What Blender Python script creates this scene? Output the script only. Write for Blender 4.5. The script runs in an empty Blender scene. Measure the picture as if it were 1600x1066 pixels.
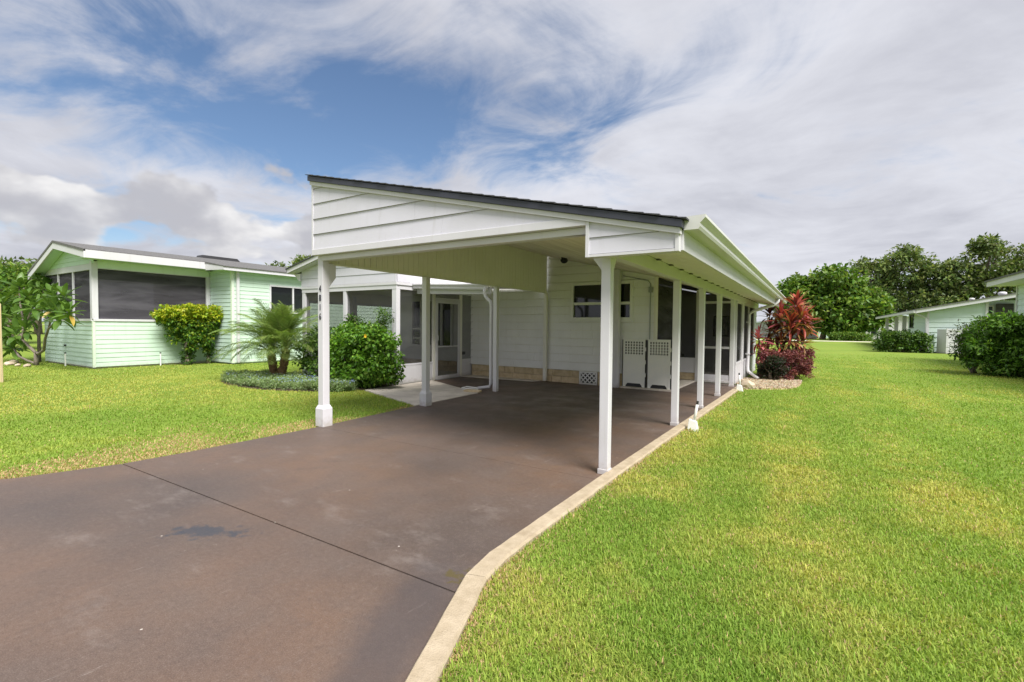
import bpy, math, random
import numpy as np
from mathutils import Vector, Matrix
random.seed(7); rng = np.random.default_rng(11)
S = bpy.context.scene; C = S.collection; rad = math.radians

# ------------------------------------------------------------------ camera
cam_d = bpy.data.cameras.new('camera'); cam = bpy.data.objects.new('camera', cam_d); C.objects.link(cam)
YAW, PITCH, ROLL, HC = 0.5615, 0.0317, 0.0096, 1.45
fw = Vector((-math.sin(YAW)*math.cos(PITCH), math.cos(YAW)*math.cos(PITCH), -math.sin(PITCH)))
rt = Vector((math.cos(YAW), math.sin(YAW), 0)); up = rt.cross(fw)
rt2 = rt*math.cos(ROLL) + up*math.sin(ROLL); up2 = -rt*math.sin(ROLL) + up*math.cos(ROLL)
mw = Matrix((( rt2.x, up2.x, -fw.x, 0), (rt2.y, up2.y, -fw.y, 0), (rt2.z, up2.z, -fw.z, HC), (0, 0, 0, 1)))
cam.matrix_world = mw
cam_d.sensor_width = 36; cam_d.lens = 753.3/1600*36; cam_d.clip_start = .05; cam_d.clip_end = 3000
S.camera = cam

# ------------------------------------------------------------------ sky
SUN_EL, SUN_ROT = rad(52), rad(118)
w = bpy.data.worlds.new('World'); S.world = w; w.use_nodes = True
nt = w.node_tree; nt.nodes.clear()
class NB:                                               # small node-building helper
    def __init__(s, nt): s.nt = nt
    def n(s, t, **k):
        o = s.nt.nodes.new(t)
        for a, b in k.items(): setattr(o, a, b)
        return o
    def set(s, sock, v):
        if hasattr(v, 'is_linked') or isinstance(v, bpy.types.NodeSocket): s.nt.links.new(v, sock)
        else: sock.default_value = v
    def m(s, op, a, b=0.0, c=None, clamp=False):
        o = s.n('ShaderNodeMath', operation=op, use_clamp=clamp); s.set(o.inputs[0], a); s.set(o.inputs[1], b)
        if c is not None: s.set(o.inputs[2], c)
        return o.outputs[0]
    def v(s, op, a, b=(0, 0, 0)):
        o = s.n('ShaderNodeVectorMath', operation=op); s.set(o.inputs[0], a); s.set(o.inputs[1], b)
        return o.outputs[0]
    def mix(s, f, a, b, blend='MIX'):
        o = s.n('ShaderNodeMix', data_type='RGBA', blend_type=blend)
        s.set(o.inputs[0], f); s.set(o.inputs[6], a); s.set(o.inputs[7], b); return o.outputs[2]
    def noise(s, vec, scale, detail=4, rough=.55, dist=0.0):
        o = s.n('ShaderNodeTexNoise'); s.set(o.inputs['Vector'], vec); o.inputs['Scale'].default_value = scale
        o.inputs['Detail'].default_value = detail; o.inputs['Roughness'].default_value = rough; o.inputs['Distortion'].default_value = dist
        return o.outputs[0]
    def ss(s, x, a, b):
        o = s.n('ShaderNodeMapRange', interpolation_type='SMOOTHSTEP'); s.set(o.inputs[0], x)
        o.inputs[1].default_value = a; o.inputs[2].default_value = b; return o.outputs[0]
    def mapping(s, vec, loc=(0, 0, 0), rot=(0, 0, 0), sc=(1, 1, 1)):
        o = s.n('ShaderNodeMapping'); s.set(o.inputs[0], vec); o.inputs[1].default_value = loc; o.inputs[2].default_value = rot; o.inputs[3].default_value = sc
        return o.outputs[0]
def c4(c): return (c[0], c[1], c[2], 1)
b = NB(nt)
sky = b.n('ShaderNodeTexSky', sky_type='NISHITA', sun_disc=False, sun_elevation=SUN_EL, sun_rotation=SUN_ROT, air_density=1.0, dust_density=.6, ozone_density=2.0)
tc = b.n('ShaderNodeTexCoord'); sep = b.n('ShaderNodeSeparateXYZ'); nt.links.new(tc.outputs['Generated'], sep.inputs[0])
dz = b.m('ADD', b.m('MAXIMUM', sep.outputs[2], 0.0), .12)
comb = b.n('ShaderNodeCombineXYZ'); b.set(comb.inputs[0], b.m('DIVIDE', sep.outputs[0], dz)); b.set(comb.inputs[1], b.m('DIVIDE', sep.outputs[1], dz))
uv = comb.outputs[0]                                    # cloud layer seen in perspective
uvs = b.mapping(uv, loc=(3.1, 1.7, 0), rot=(0, 0, rad(-28)), sc=(.8, .8, 1))
big = b.noise(uvs, .75, 3, .5); fine = b.noise(uvs, 2.0, 10, .60, .9); wisp = b.noise(b.mapping(uv, rot=(0, 0, rad(35)), sc=(.5, 1.6, 1)), 3.0, 9, .66, .5)
def blob(cx, cy, rx, ry, rot):                          # an opening in the layer
    p = b.mapping(b.mapping(b.v('SUBTRACT', uv, (cx, cy, 0)), rot=(0, 0, rad(-rot))), sc=(1/rx, 1/ry, 1))
    o = b.n('ShaderNodeVectorMath', operation='LENGTH'); nt.links.new(p, o.inputs[0])
    return b.ss(o.outputs[1], 1.0, .15)
opening = blob(-1.58, 1.10, 1.75, 1.15, 42); low_gap = blob(-3.1, 1.25, 2.2, 1.5, 25)
for args, wgt in (((-3.1, 1.25, 1.6, .9, 25), .62), ((-1.75, .25, .6, .3, 150), .7)):
    opening = b.m('MAXIMUM', opening, b.m('MULTIPLY', blob(*args), wgt))
cov = b.m('ADD', b.m('MULTIPLY', big, .45), b.m('ADD', b.m('MULTIPLY', fine, .78), b.m('MULTIPLY', wisp, .16)))
cov = b.m('SUBTRACT', b.m('ADD', cov, .065), b.m('MULTIPLY', opening, .35))
dens = b.ss(cov, .40, .72)
dens = b.m('MAXIMUM', dens, b.m('MULTIPLY', b.ss(sep.outputs[2], .17, .0), .7))
shade = b.ss(b.m('ADD', b.m('MULTIPLY', b.noise(b.mapping(uvs, loc=(5, 2, 0)), .9, 7, .6, .4), .75), b.m('MULTIPLY', fine, .3)), .36, .74)
cloud = b.mix(shade, (3.5, 3.56, 3.85, 1), (2.3, 2.35, 2.65, 1))
# low heaped clouds towards the horizon
az = b.m('ARCTAN2', sep.outputs[0], sep.outputs[1])
cc = b.n('ShaderNodeCombineXYZ'); b.set(cc.inputs[0], az); b.set(cc.inputs[1], b.m('MULTIPLY', sep.outputs[2], 1.55))
PO = (5.37, .5, 0)
bandz = b.m('ABSOLUTE', b.m('SUBTRACT', sep.outputs[2], .165))
puff = b.m('SUBTRACT', b.noise(b.mapping(cc.outputs[0], loc=PO), 4.6, 5, .5, .1), b.m('MULTIPLY', bandz, 1.9))
pd = b.ss(puff, .42, .47)
pshade = b.ss(b.noise(b.mapping(cc.outputs[0], loc=(PO[0]+.02, PO[1]+.045, 0)), 4.6, 5, .5, .1), .36, .60)
pcol = b.mix(pshade, (4.5, 4.45, 4.4, 1), (2.3, 2.3, 2.5, 1))
skyb = b.mix(1.0, sky.outputs[0], (.50, .53, .56, 1), 'MULTIPLY')
col = b.mix(dens, skyb, cloud)
col = b.mix(b.m('MULTIPLY', pd, b.m('MULTIPLY', b.ss(low_gap, 0, .35), .95)), col, pcol)
bg = b.n('ShaderNodeBackground'); b.set(bg.inputs[0], col); bg.inputs[1].default_value = .115
out = b.n('ShaderNodeOutputWorld'); nt.links.new(bg.outputs[0], out.inputs[0])

# ------------------------------------------------------------------ sun, exposure
sd = bpy.data.lights.new('sun', 'SUN'); sd.energy = 3.3; sd.angle = rad(28); sd.color = (1, .965, .92)
so = bpy.data.objects.new('sun', sd); C.objects.link(so)
sv = Vector((math.sin(SUN_ROT)*math.cos(SUN_EL), math.cos(SUN_ROT)*math.cos(SUN_EL), math.sin(SUN_EL)))
so.rotation_euler = sv.to_track_quat('Z', 'Y').to_euler(); so.location = (8, -6, 20)
S.view_settings.view_transform = 'Standard'; S.view_settings.look = 'None'; S.view_settings.gamma = 1; S.view_settings.exposure = 1.0
S.render.engine = 'CYCLES'; S.cycles.max_bounces = 8; S.cycles.diffuse_bounces = 5; S.cycles.transparent_max_bounces = 16; S.cycles.use_denoising = True
S.cycles.sample_clamp_indirect = 6

# ------------------------------------------------------------------ materials
MATS = {}
def pmat(name, build):
    m = bpy.data.materials.new(name); m.use_nodes = True; t = m.node_tree; t.nodes.clear(); nb = NB(t)
    p = nb.n('ShaderNodeBsdfPrincipled'); o = nb.n('ShaderNodeOutputMaterial'); t.links.new(p.outputs[0], o.inputs[0])
    build(nb, p, o); MATS[name] = m; return m
def P(nb):
    return nb.n('ShaderNodeTexCoord').outputs['Object']
def basic(name, col, rough=.6, col2=None, var=.12, scale=2.0, bump=0.0, bscale=80, spec=.4, stretch=(1, 1, 1), metal=0.0, objvar=0.0):
    def f(nb, p, o):
        v = nb.mapping(P(nb), sc=stretch)
        n = nb.ss(nb.noise(v, scale, 7, .6), .3, .7)
        a = [max(0, x*(1-var)) for x in col]; z = col2 or [x*(1+var) for x in col]
        cc = nb.mix(n, c4(a), c4(z))
        if objvar:
            r = nb.n('ShaderNodeObjectInfo').outputs['Random']
            cc = nb.mix(1.0, cc, nb.mix(r, (1-objvar,)*3+(1,), (1+objvar,)*3+(1,)), 'MULTIPLY')
        nb.set(p.inputs['Base Color'], cc); p.inputs['Roughness'].default_value = rough; p.inputs['Metallic'].default_value = metal
        p.inputs['Specular IOR Level'].default_value = spec
        if bump:
            bm = nb.n('ShaderNodeBump'); bm.inputs['Strength'].default_value = bump; bm.inputs['Distance'].default_value = .01
            nb.set(bm.inputs['Height'], nb.noise(v, bscale, 4, .6)); nb.nt.links.new(bm.outputs[0], p.inputs['Normal'])
    return pmat(name, f)
def white(name, col, rough):                            # exterior white paint with faint rain streaks and grime
    def f(nb, p, o):
        v = P(nb); n1 = nb.noise(v, 1.3, 6, .6); n2 = nb.noise(nb.mapping(v, sc=(9, 9, .7)), 1.5, 5, .6)
        cc = nb.mix(nb.ss(n1, .35, .75), c4(col), c4([col[0]*.93, col[1]*.93, col[2]*.91]))
        cc = nb.mix(nb.m('MULTIPLY', nb.ss(n2, .54, .78), .45), cc, c4([col[0]*.80, col[1]*.79, col[2]*.74]))
        sz_ = nb.n('ShaderNodeSeparateXYZ'); nb.nt.links.new(v, sz_.inputs[0])
        spl = nb.ss(nb.m('ADD', sz_.outputs[2], nb.m('MULTIPLY', nb.m('SUBTRACT', nb.noise(v, 14, 5, .65), .5), .35)), .16, -.02)      # soil splashed up from the ground
        cc = nb.mix(nb.m('MULTIPLY', spl, .45), cc, (.30, .25, .18, 1))
        spk = nb.ss(nb.noise(v, 70, 3, .6), .70, .78); cc = nb.mix(nb.m('MULTIPLY', spk, .25), cc, c4([col[0]*.6, col[1]*.58, col[2]*.5]))
        nb.set(p.inputs['Base Color'], cc); p.inputs['Roughness'].default_value = rough; p.inputs['Specular IOR Level'].default_value = .35
        bm = nb.n('ShaderNodeBump'); bm.inputs['Strength'].default_value = .12; bm.inputs['Distance'].default_value = .004
        nb.set(bm.inputs['Height'], nb.noise(v, 45, 4, .6)); nb.nt.links.new(bm.outputs[0], p.inputs['Normal'])
    return pmat(name, f)
white('white_paint', (.64, .63, .665), .55); white('vinyl', (.61, .60, .665), .5); white('wall_white', (.80, .80, .81), .5); white('cream_paint', (.78, .76, .69), .6); white('panel_paint', (.80, .77, .70), .65)
white('trim_grey', (.62, .62, .60), .55)
white('mint', (.575, .725, .605), .6); white('mint_cool', (.56, .70, .645), .6); white('mint_trim', (.68, .79, .65), .6); white('pale_green', (.60, .71, .67), .6)  # mint_cool: mint with the front walls' bluish shade put into its colour
white('house_blue', (.62, .70, .76), .6)
basic('ceiling_wood', (.70, .64, .53), .7, (.80, .75, .65), scale=1.2, stretch=(6, .5, 6), objvar=.05)
basic('charcoal', (.045, .048, .065), .5, var=.1, bump=.1)
basic('shingle', (.045, .046, .052), .9, (.085, .085, .09), scale=40, bump=.6, bscale=60)
basic('shingle_grey', (.10, .098, .098), .9, (.17, .165, .16), scale=18, bump=.5, bscale=40)
basic('stone_tan', (.52, .40, .24), .85, (.62, .50, .33), scale=6, bump=.5, bscale=30, objvar=.08)
basic('concrete_pad', (.56, .50, .43), .85, (.66, .60, .52), scale=2.5, bump=.35, bscale=120)
def kerb_mat(nb, p, o):
    v = P(nb); cc = nb.mix(nb.ss(nb.noise(v, 9, 7, .65), .3, .7), (.37, .30, .205, 1), (.47, .39, .28, 1))
    cc = nb.mix(nb.m('MULTIPLY', nb.ss(nb.noise(nb.mapping(v, loc=(4, 4, 0)), 3.1, 8, .7), .54, .72), .55), cc, (.27, .21, .14, 1))
    cc = nb.mix(nb.m('MULTIPLY', nb.ss(nb.noise(v, 120, 3, .7), .58, .72), .5), cc, (.22, .17, .11, 1))
    nb.set(p.inputs['Base Color'], cc); p.inputs['Roughness'].default_value = .9; p.inputs['Specular IOR Level'].default_value = .2
    bm = nb.n('ShaderNodeBump'); bm.inputs['Strength'].default_value = .9; bm.inputs['Distance'].default_value = .006
    nb.set(bm.inputs['Height'], nb.m('ADD', nb.noise(v, 110, 4, .65), nb.noise(v, 18, 4, .6))); nb.nt.links.new(bm.outputs[0], p.inputs['Normal'])
pmat('kerb', kerb_mat)
basic('black_metal', (.012, .012, .02), .4, var=.1)
basic('dark_plastic', (.03, .03, .032), .5, var=.15)
basic('white_plastic', (.86, .86, .84), .4, (.80, .79, .75), scale=5)
basic('copper', (.18, .11, .06), .6)
basic('grey_conduit', (.30, .32, .33), .5)
basic('bark', (.16, .125, .09), .9, (.26, .21, .16), scale=7, bump=1.0, bscale=22, stretch=(1, 1, .4))
basic('bark_smooth', (.15, .125, .10), .8, (.24, .20, .16), scale=9, bump=.4, bscale=30)
basic('palm_bark', (.15, .09, .045), .95, (.30, .19, .10), scale=14, bump=1.0, bscale=30)
basic('rock', (.42, .33, .24), .9, (.60, .50, .38), scale=5, bump=.6, bscale=20, objvar=.2)
basic('timber_post', (.55, .43, .25), .85, (.64, .52, .33), scale=3, stretch=(6, 6, .6), bump=.3)
basic('mulch', (.06, .045, .03), .95, (.12, .09, .06), scale=30, bump=1.0, bscale=60)
basic('asphalt', (.12, .12, .12), .9, (.17, .165, .16), scale=3, bump=.4)
basic('soil', (.035, .03, .022), .95, (.07, .055, .035), scale=12, bump=.8)
basic('fabric_grey', (.55, .55, .52), .9)
basic('picture_print', (.10, .12, .14), .6, (.45, .42, .38), scale=6)
basic('red_frame', (.16, .05, .035), .6)
def glassy(name, col, rough=.06):
    def f(nb, p, o):
        nb.set(p.inputs['Base Color'], c4(col)); p.inputs['Roughness'].default_value = rough; p.inputs['Specular IOR Level'].default_value = .6
        bm = nb.n('ShaderNodeBump'); bm.inputs['Strength'].default_value = .04; bm.inputs['Distance'].default_value = .02
        nb.set(bm.inputs['Height'], nb.noise(P(nb), 1.6, 2)); nb.nt.links.new(bm.outputs[0], p.inputs['Normal'])
    return pmat(name, f)
glassy('window_glass', (.012, .014, .016))
def screen(name, col, opac):                            # insect mesh: threads over air
    def f(nb, p, o):
        t = nb.n('ShaderNodeBsdfTransparent'); d = nb.n('ShaderNodeBsdfDiffuse'); pass
        wv = nb.noise(nb.mapping(P(nb), sc=(.5, .5, 3.2)), 1.1, 5, .6, .6); nb.set(d.inputs[0], nb.mix(nb.ss(wv, .35, .68), c4([x*.72 for x in col]), c4([x*1.35 for x in col])))
        mx = nb.n('ShaderNodeMixShader')
        n = nb.noise(nb.mapping(P(nb), sc=(1, 1, 2.2)), 1.4, 4, .5)
        nb.set(mx.inputs[0], nb.m('ADD', nb.m('MULTIPLY', n, .10), opac-.05))
        nb.nt.links.new(t.outputs[0], mx.inputs[1]); nb.nt.links.new(d.outputs[0], mx.inputs[2]); nb.nt.links.new(mx.outputs[0], o.inputs[0])
    return pmat(name, f)
screen('screen_mesh', (.075, .077, .08), .30); screen('screen_dark', (.085, .08, .092), .84); screen('screen_lanai', (.06, .062, .06), .34)
def driveway_mat(nb, p, o):
    v = P(nb)
    big = nb.ss(nb.noise(v, .55, 4, .5), .32, .68); mid = nb.ss(nb.noise(nb.mapping(v, loc=(3, 8, 0)), 1.7, 7, .62), .3, .72)
    cc = nb.mix(big, (.080, .061, .053, 1), (.152, .094, .063, 1))
    cc = nb.mix(nb.m('MULTIPLY', mid, .6), cc, (.108, .085, .074, 1))
    tyre = nb.ss(nb.noise(nb.mapping(nb.mapping(v, rot=(0, 0, rad(-4))), sc=(2.6, .16, 1)), 1.6, 5, .55), .48, .74)      # wear running with the traffic
    cc = nb.mix(nb.m('MULTIPLY', tyre, .28), cc, (.080, .060, .052, 1))
    blotch = nb.ss(nb.noise(nb.mapping(v, loc=(2, 5, 0)), 3.3, 8, .68), .5, .75); cc = nb.mix(nb.m('MULTIPLY', blotch, .38), cc, (.078, .060, .054, 1))
    pale = nb.m('MULTIPLY', nb.ss(nb.noise(nb.mapping(v, loc=(7, 1, 0), sc=(.9, 1.7, 1)), 1.1, 8, .7), .55, .76), .55)
    cc = nb.mix(pale, cc, (.25, .215, .195, 1))
    worn = nb.mapping(nb.mapping(nb.v('SUBTRACT', v, (-4.0, 8.2, 0)), rot=(0, 0, rad(20))), sc=(1/2.0, 1/2.6, 1)); wl = nb.n('ShaderNodeVectorMath', operation='LENGTH'); nb.nt.links.new(worn, wl.inputs[0])
    cc = nb.mix(nb.m('MULTIPLY', nb.m('MULTIPLY', nb.ss(wl.outputs[1], 1.2, .2), nb.ss(nb.noise(v, 1.9, 8, .68), .42, .68)), .5), cc, (.27, .25, .235, 1))
    scuff = nb.m('MULTIPLY', nb.ss(nb.noise(nb.mapping(nb.mapping(v, rot=(0, 0, rad(-84))), sc=(1.2, 13, 1)), 1.3, 9, .78), .61, .69), .6)
    cc = nb.mix(scuff, cc, (.32, .27, .24, 1))
    med = nb.noise(v, 34, 6, .72); cc = nb.mix(nb.m('MULTIPLY', nb.ss(med, .48, .72), .36), cc, (.19, .145, .122, 1)); cc = nb.mix(nb.m('MULTIPLY', nb.ss(med, .50, .30), .42), cc, (.07, .05, .042, 1))
    grain = nb.noise(v, 150, 3, .7); cc = nb.mix(nb.m('MULTIPLY', nb.ss(grain, .5, .72), .38), cc, (.27, .21, .18, 1)); cc = nb.mix(nb.m('MULTIPLY', nb.ss(grain, .46, .28), .38), cc, (.06, .045, .038, 1))
    # oil stain with a ragged outline
    st = nb.mapping(nb.mapping(nb.v('SUBTRACT', v, (-3.53, 1.68, 0)), rot=(0, 0, rad(-28))), sc=(1/.36, 1/.115, 1))
    ln = nb.n('ShaderNodeVectorMath', operation='LENGTH'); nb.nt.links.new(st, ln.inputs[0])
    rag = nb.m('ADD', ln.outputs[1], nb.m('MULTIPLY', nb.m('SUBTRACT', nb.noise(v, 8, 6, .68), .5), 3.6))
    cc = nb.mix(nb.m('MULTIPLY', nb.m('MULTIPLY', nb.ss(rag, .95, .4), nb.m('ADD', .65, nb.m('MULTIPLY', nb.noise(v, 22, 4, .6), .6))), .85), cc, (.046, .050, .062, 1))
    # darker band painted along the kerb
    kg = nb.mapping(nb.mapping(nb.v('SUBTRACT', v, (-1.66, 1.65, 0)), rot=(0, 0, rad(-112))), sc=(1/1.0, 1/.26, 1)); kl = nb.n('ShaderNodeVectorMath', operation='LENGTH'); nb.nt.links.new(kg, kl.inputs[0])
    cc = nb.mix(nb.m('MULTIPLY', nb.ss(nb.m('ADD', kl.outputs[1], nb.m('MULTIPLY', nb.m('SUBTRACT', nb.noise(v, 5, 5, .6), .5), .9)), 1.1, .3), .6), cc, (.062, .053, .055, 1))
    # mossy dirt collected in the corner by the kerb joint
    mo = nb.n('ShaderNodeVectorMath', operation='LENGTH'); nb.nt.links.new(nb.v('SUBTRACT', v, (-1.72, 2.17, 0)), mo.inputs[0])
    mr = nb.m('ADD', mo.outputs[1], nb.m('MULTIPLY', nb.m('SUBTRACT', nb.noise(v, 16, 4, .6), .5), .5))
    cc = nb.mix(nb.m('MULTIPLY', nb.ss(mr, .07, .0), .8), cc, (.09, .07, .022, 1))
    # white paint and gravel specks
    vor = nb.n('ShaderNodeTexVoronoi'); nb.set(vor.inputs['Vector'], v); vor.inputs['Scale'].default_value = 6.5
    sp = nb.m('MULTIPLY', nb.ss(nb.m('ADD', vor.outputs[0], nb.m('MULTIPLY', nb.noise(v, 30, 3), .12)), .105, .085), nb.ss(nb.noise(v, 1.3, 3), .50, .55))
    cc = nb.mix(sp, cc, (.5, .45, .40, 1))
    nb.set(p.inputs['Base Color'], cc)
    nb.set(p.inputs['Roughness'], nb.m('ADD', nb.m('MULTIPLY', mid, .2), .46)); p.inputs['Specular IOR Level'].default_value = .4
    bm = nb.n('ShaderNodeBump'); bm.inputs['Strength'].default_value = .35; bm.inputs['Distance'].default_value = .004
    nb.set(bm.inputs['Height'], nb.m('ADD', nb.noise(v, 160, 3, .6), nb.m('MULTIPLY', nb.noise(v, 9, 4), .8))); nb.nt.links.new(bm.outputs[0], p.inputs['Normal'])
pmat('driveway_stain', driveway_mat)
def lawn_mat(nb, p, o):
    v = P(nb)
    n1 = nb.ss(nb.noise(v, .22, 5, .55), .35, .65); n2 = nb.ss(nb.noise(v, 1.4, 6, .6), .3, .7); n3 = nb.noise(v, 26, 5, .7)
    cc = nb.mix(n1, (.155, .25, .036, 1), (.21, .295, .046, 1)); cc = nb.mix(nb.m('MULTIPLY', n2, .5), cc, (.225, .26, .055, 1))
    cc = nb.mix(nb.m('MULTIPLY', nb.ss(n3, .45, .75), .5), cc, (.09, .15, .022, 1))
    nb.set(p.inputs['Base Color'], cc); p.inputs['Roughness'].default_value = .9; p.inputs['Specular IOR Level'].default_value = .1
    bm = nb.n('ShaderNodeBump'); bm.inputs['Strength'].default_value = .8; bm.inputs['Distance'].default_value = .03
    nb.set(bm.inputs['Height'], n3); nb.nt.links.new(bm.outputs[0], p.inputs['Normal'])
pmat('lawn', lawn_mat)
def leafmat(name, trans=.35, rough=.45, tint=None, spec=.35):  # colour from the leaf's own attribute
    def f(nb, p, o):
        if tint is None: colr = nb.n('ShaderNodeAttribute', attribute_name='Col').outputs['Color']
        else:
            r = nb.n('ShaderNodeObjectInfo').outputs['Random']
            colr = nb.mix(r, c4(tint[0]), c4(tint[1]))
            colr = nb.mix(nb.m('MULTIPLY', nb.ss(nb.noise(P(nb), 9, 3), .4, .7), .35), colr, c4(tint[2]))
        nb.set(p.inputs['Base Color'], colr); p.inputs['Roughness'].default_value = rough; p.inputs['Specular IOR Level'].default_value = spec
        t = nb.n('ShaderNodeBsdfTranslucent'); nb.set(t.inputs[0], nb.mix(1.0, colr, (1.25, 1.25, .7, 1), 'MULTIPLY'))
        mx = nb.n('ShaderNodeMixShader'); mx.inputs[0].default_value = trans
        nb.nt.links.new(p.outputs[0], mx.inputs[1]); nb.nt.links.new(t.outputs[0], mx.inputs[2]); nb.nt.links.new(mx.outputs[0], o.inputs[0])
    return pmat(name, f)
leafmat('foliage'); leafmat('grass_blade', .38, .6, spec=.2)
leafmat('plumeria_leaf', .3, .35, ((.065, .14, .024), (.13, .23, .04), (.16, .25, .055)))
leafmat('plumeria_old', .3, .5, ((.55, .38, .05), (.62, .50, .30), (.45, .25, .08)))
leafmat('cordyline_pink', .25, .35, ((.40, .085, .11), (.56, .18, .19), (.28, .05, .07)))
leafmat('cordyline_red', .25, .35, ((.36, .06, .045), (.52, .12, .075), (.22, .035, .035)))
leafmat('cordyline_dark', .2, .35, ((.09, .02, .025), (.18, .05, .035), (.05, .03, .02)))
leafmat('cordyline_bronze', .25, .4, ((.28, .16, .05), (.45, .25, .10), (.16, .10, .03)))

# ------------------------------------------------------------------ mesh helpers
class MB:
    def __init__(s): s.v = []; s.f = []
    def poly(s, verts, faces):
        o = len(s.v); s.v += [tuple(p) for p in verts]; s.f += [tuple(i+o for i in f) for f in faces]; return s
    def box(s, x0, x1, y0, y1, z0, z1):
        return s.poly([(x0, y0, z0), (x1, y0, z0), (x1, y1, z0), (x0, y1, z0), (x0, y0, z1), (x1, y0, z1), (x1, y1, z1), (x0, y1, z1)],
                      [(3, 2, 1, 0), (4, 5, 6, 7), (0, 1, 5, 4), (1, 2, 6, 5), (2, 3, 7, 6), (3, 0, 4, 7)])
    def loft(s, A, B, cap=True):
        n = len(A); f = [(i, (i+1) % n, n+(i+1) % n, n+i) for i in range(n)]
        if cap: f += [tuple(range(n-1, -1, -1)), tuple(range(n, 2*n))]
        return s.poly(list(A)+list(B), f)
    def prism_y(s, pts, y0, y1): return s.loft([(x, y0, z) for x, z in pts], [(x, y1, z) for x, z in pts])
    def prism_x(s, pts, x0, x1): return s.loft([(x0, y, z) for y, z in pts], [(x1, y, z) for y, z in pts])
    def prism_z(s, pts, z0, z1): return s.loft([(x, y, z0) for x, y in pts], [(x, y, z1) for x, y in pts])
    def tube(s, pts, r, n=8, a0=0.0):
        pts = [Vector(p) for p in pts]; r = r if isinstance(r, (list, tuple)) else [r]*len(pts); o = len(s.v); prev = None
        for i, p in enumerate(pts):
            d = (pts[min(i+1, len(pts)-1)] - pts[max(i-1, 0)]).normalized()
            if prev is None: a = d.orthogonal().normalized() if abs(d.z) < .95 else Vector((1, 0, 0))
            else: a = prev
            a = (a - d*a.dot(d)).normalized(); prev = a; c = d.cross(a)
            for k in range(n):
                t = a0 + 2*math.pi*k/n; s.v.append(tuple(p + (a*math.cos(t)+c*math.sin(t))*r[i]))
        for i in range(len(pts)-1):
            for k in range(n): s.f.append((o+i*n+k, o+i*n+(k+1) % n, o+(i+1)*n+(k+1) % n, o+(i+1)*n+k))
        s.f.append(tuple(o+k for k in range(n-1, -1, -1))); e = o+(len(pts)-1)*n; s.f.append(tuple(e+k for k in range(n))); return s
    def mesh(s, name, smooth=False):
        m = bpy.data.meshes.new(name); m.from_pydata(s.v, [], s.f); m.validate()
        import bmesh
        bm = bmesh.new(); bm.from_mesh(m); bmesh.ops.recalc_face_normals(bm, faces=bm.faces); bm.to_mesh(m); bm.free()
        if smooth:
            for p in m.polygons: p.use_smooth = True
        return m
def place(name, me, parent=None, loc=None):
    o = bpy.data.objects.new(name, me); C.objects.link(o)
    if parent is not None:
        o.parent = parent
        off = Vector((0, 0, 0)); q = parent
        while q is not None: off += q.location; q = q.parent
        o.location = -off if loc is None else Vector(loc)-off
    elif loc is not None: o.location = loc
    return o
def obj(name, mb, mat, parent=None, bevel=0, smooth=False):
    me = mb.mesh(name, smooth); me.materials.append(MATS[mat]); o = place(name, me, parent)
    if bevel:
        m = o.modifiers.new('bevel', 'BEVEL'); m.width = bevel; m.segments = 2; m.limit_method = 'ANGLE'; m.angle_limit = rad(40)
    return o
def box(name, mat, parent, x0, x1, y0, y1, z0, z1, bevel=0): return obj(name, MB().box(x0, x1, y0, y1, z0, z1), mat, parent, bevel)
def tag(o, label, cat=None, group=None, kind=None):
    o['label'] = label
    if cat: o['category'] = cat
    if group: o['group'] = group
    if kind: o['kind'] = kind
    return o
def thing(name, label, cat, loc=(0, 0, 0), group=None):
    o = bpy.data.objects.new(name, None); C.objects.link(o); o.location = loc; o.empty_display_size = .2
    return tag(o, label, cat, group)
def structure(name, mb, mat, label): return tag(obj(name, mb, mat), label, kind='structure')

def clip(poly, z0, z1):                                 # cut a 2-D polygon to a horizontal strip
    def half(P, zc, keep_above):
        R = []
        for i in range(len(P)):
            a, c = P[i], P[(i+1) % len(P)]; ia = (a[1] >= zc) if keep_above else (a[1] <= zc); ic = (c[1] >= zc) if keep_above else (c[1] <= zc)
            if ia: R.append(a)
            if ia != ic:
                t = (zc-a[1])/(c[1]-a[1]); R.append((a[0]+t*(c[0]-a[0]), zc))
        return R
    p = half(poly, z0, True)
    return half(p, z1, False) if len(p) > 2 else []
def butt(poly, n):                                      # cut a course where two lengths of board meet
    if not n: return [poly]
    us = [p[0] for p in poly]; a, c = min(us), max(us)
    if c-a < 1.6: return [poly]
    u = a+(c-a)*random.uniform(.25, .75); sw = [(z_, u_) for u_, z_ in poly]
    return [[(u_, z_) for z_, u_ in h] for h in (clip(sw, a-1, u-.0012), clip(sw, u+.0012, c+1)) if len(h) > 2]
def siding(parent, mat, polys, axis, pos, sgn, zs, step, lap=.014, thick=.012, name='siding_board', gap=.003, seams=0):
    """lap boards, each its own object. axis 'y': the wall lies in y=pos, polygons in (x,z); axis 'x': in x=pos, polygons in (y,z). sgn = outward."""
    zt = max(p[1] for q in polys for p in q); z = zs
    while z < zt-.01:
        for q in [h for p in polys for h in butt(p, seams)]:
            s = clip(q, z+gap, z+step)
            if len(s) < 3: continue
            if max(p[0] for p in s)-min(p[0] for p in s) < .02 or max(p[1] for p in s)-min(p[1] for p in s) < .008: continue
            A = []; B = []; jit = random.uniform(-.0015, .0015)
            for (u, zz) in s:
                off = (lap*(1-(zz-z)/step)+.003+jit)*sgn
                if axis == 'y': A.append((u, pos+off, zz)); B.append((u, pos-thick*sgn, zz))
                else: A.append((pos+off, u, zz)); B.append((pos-thick*sgn, u, zz))
            obj(name, MB().loft(A, B), mat, parent)
        z += step
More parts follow.
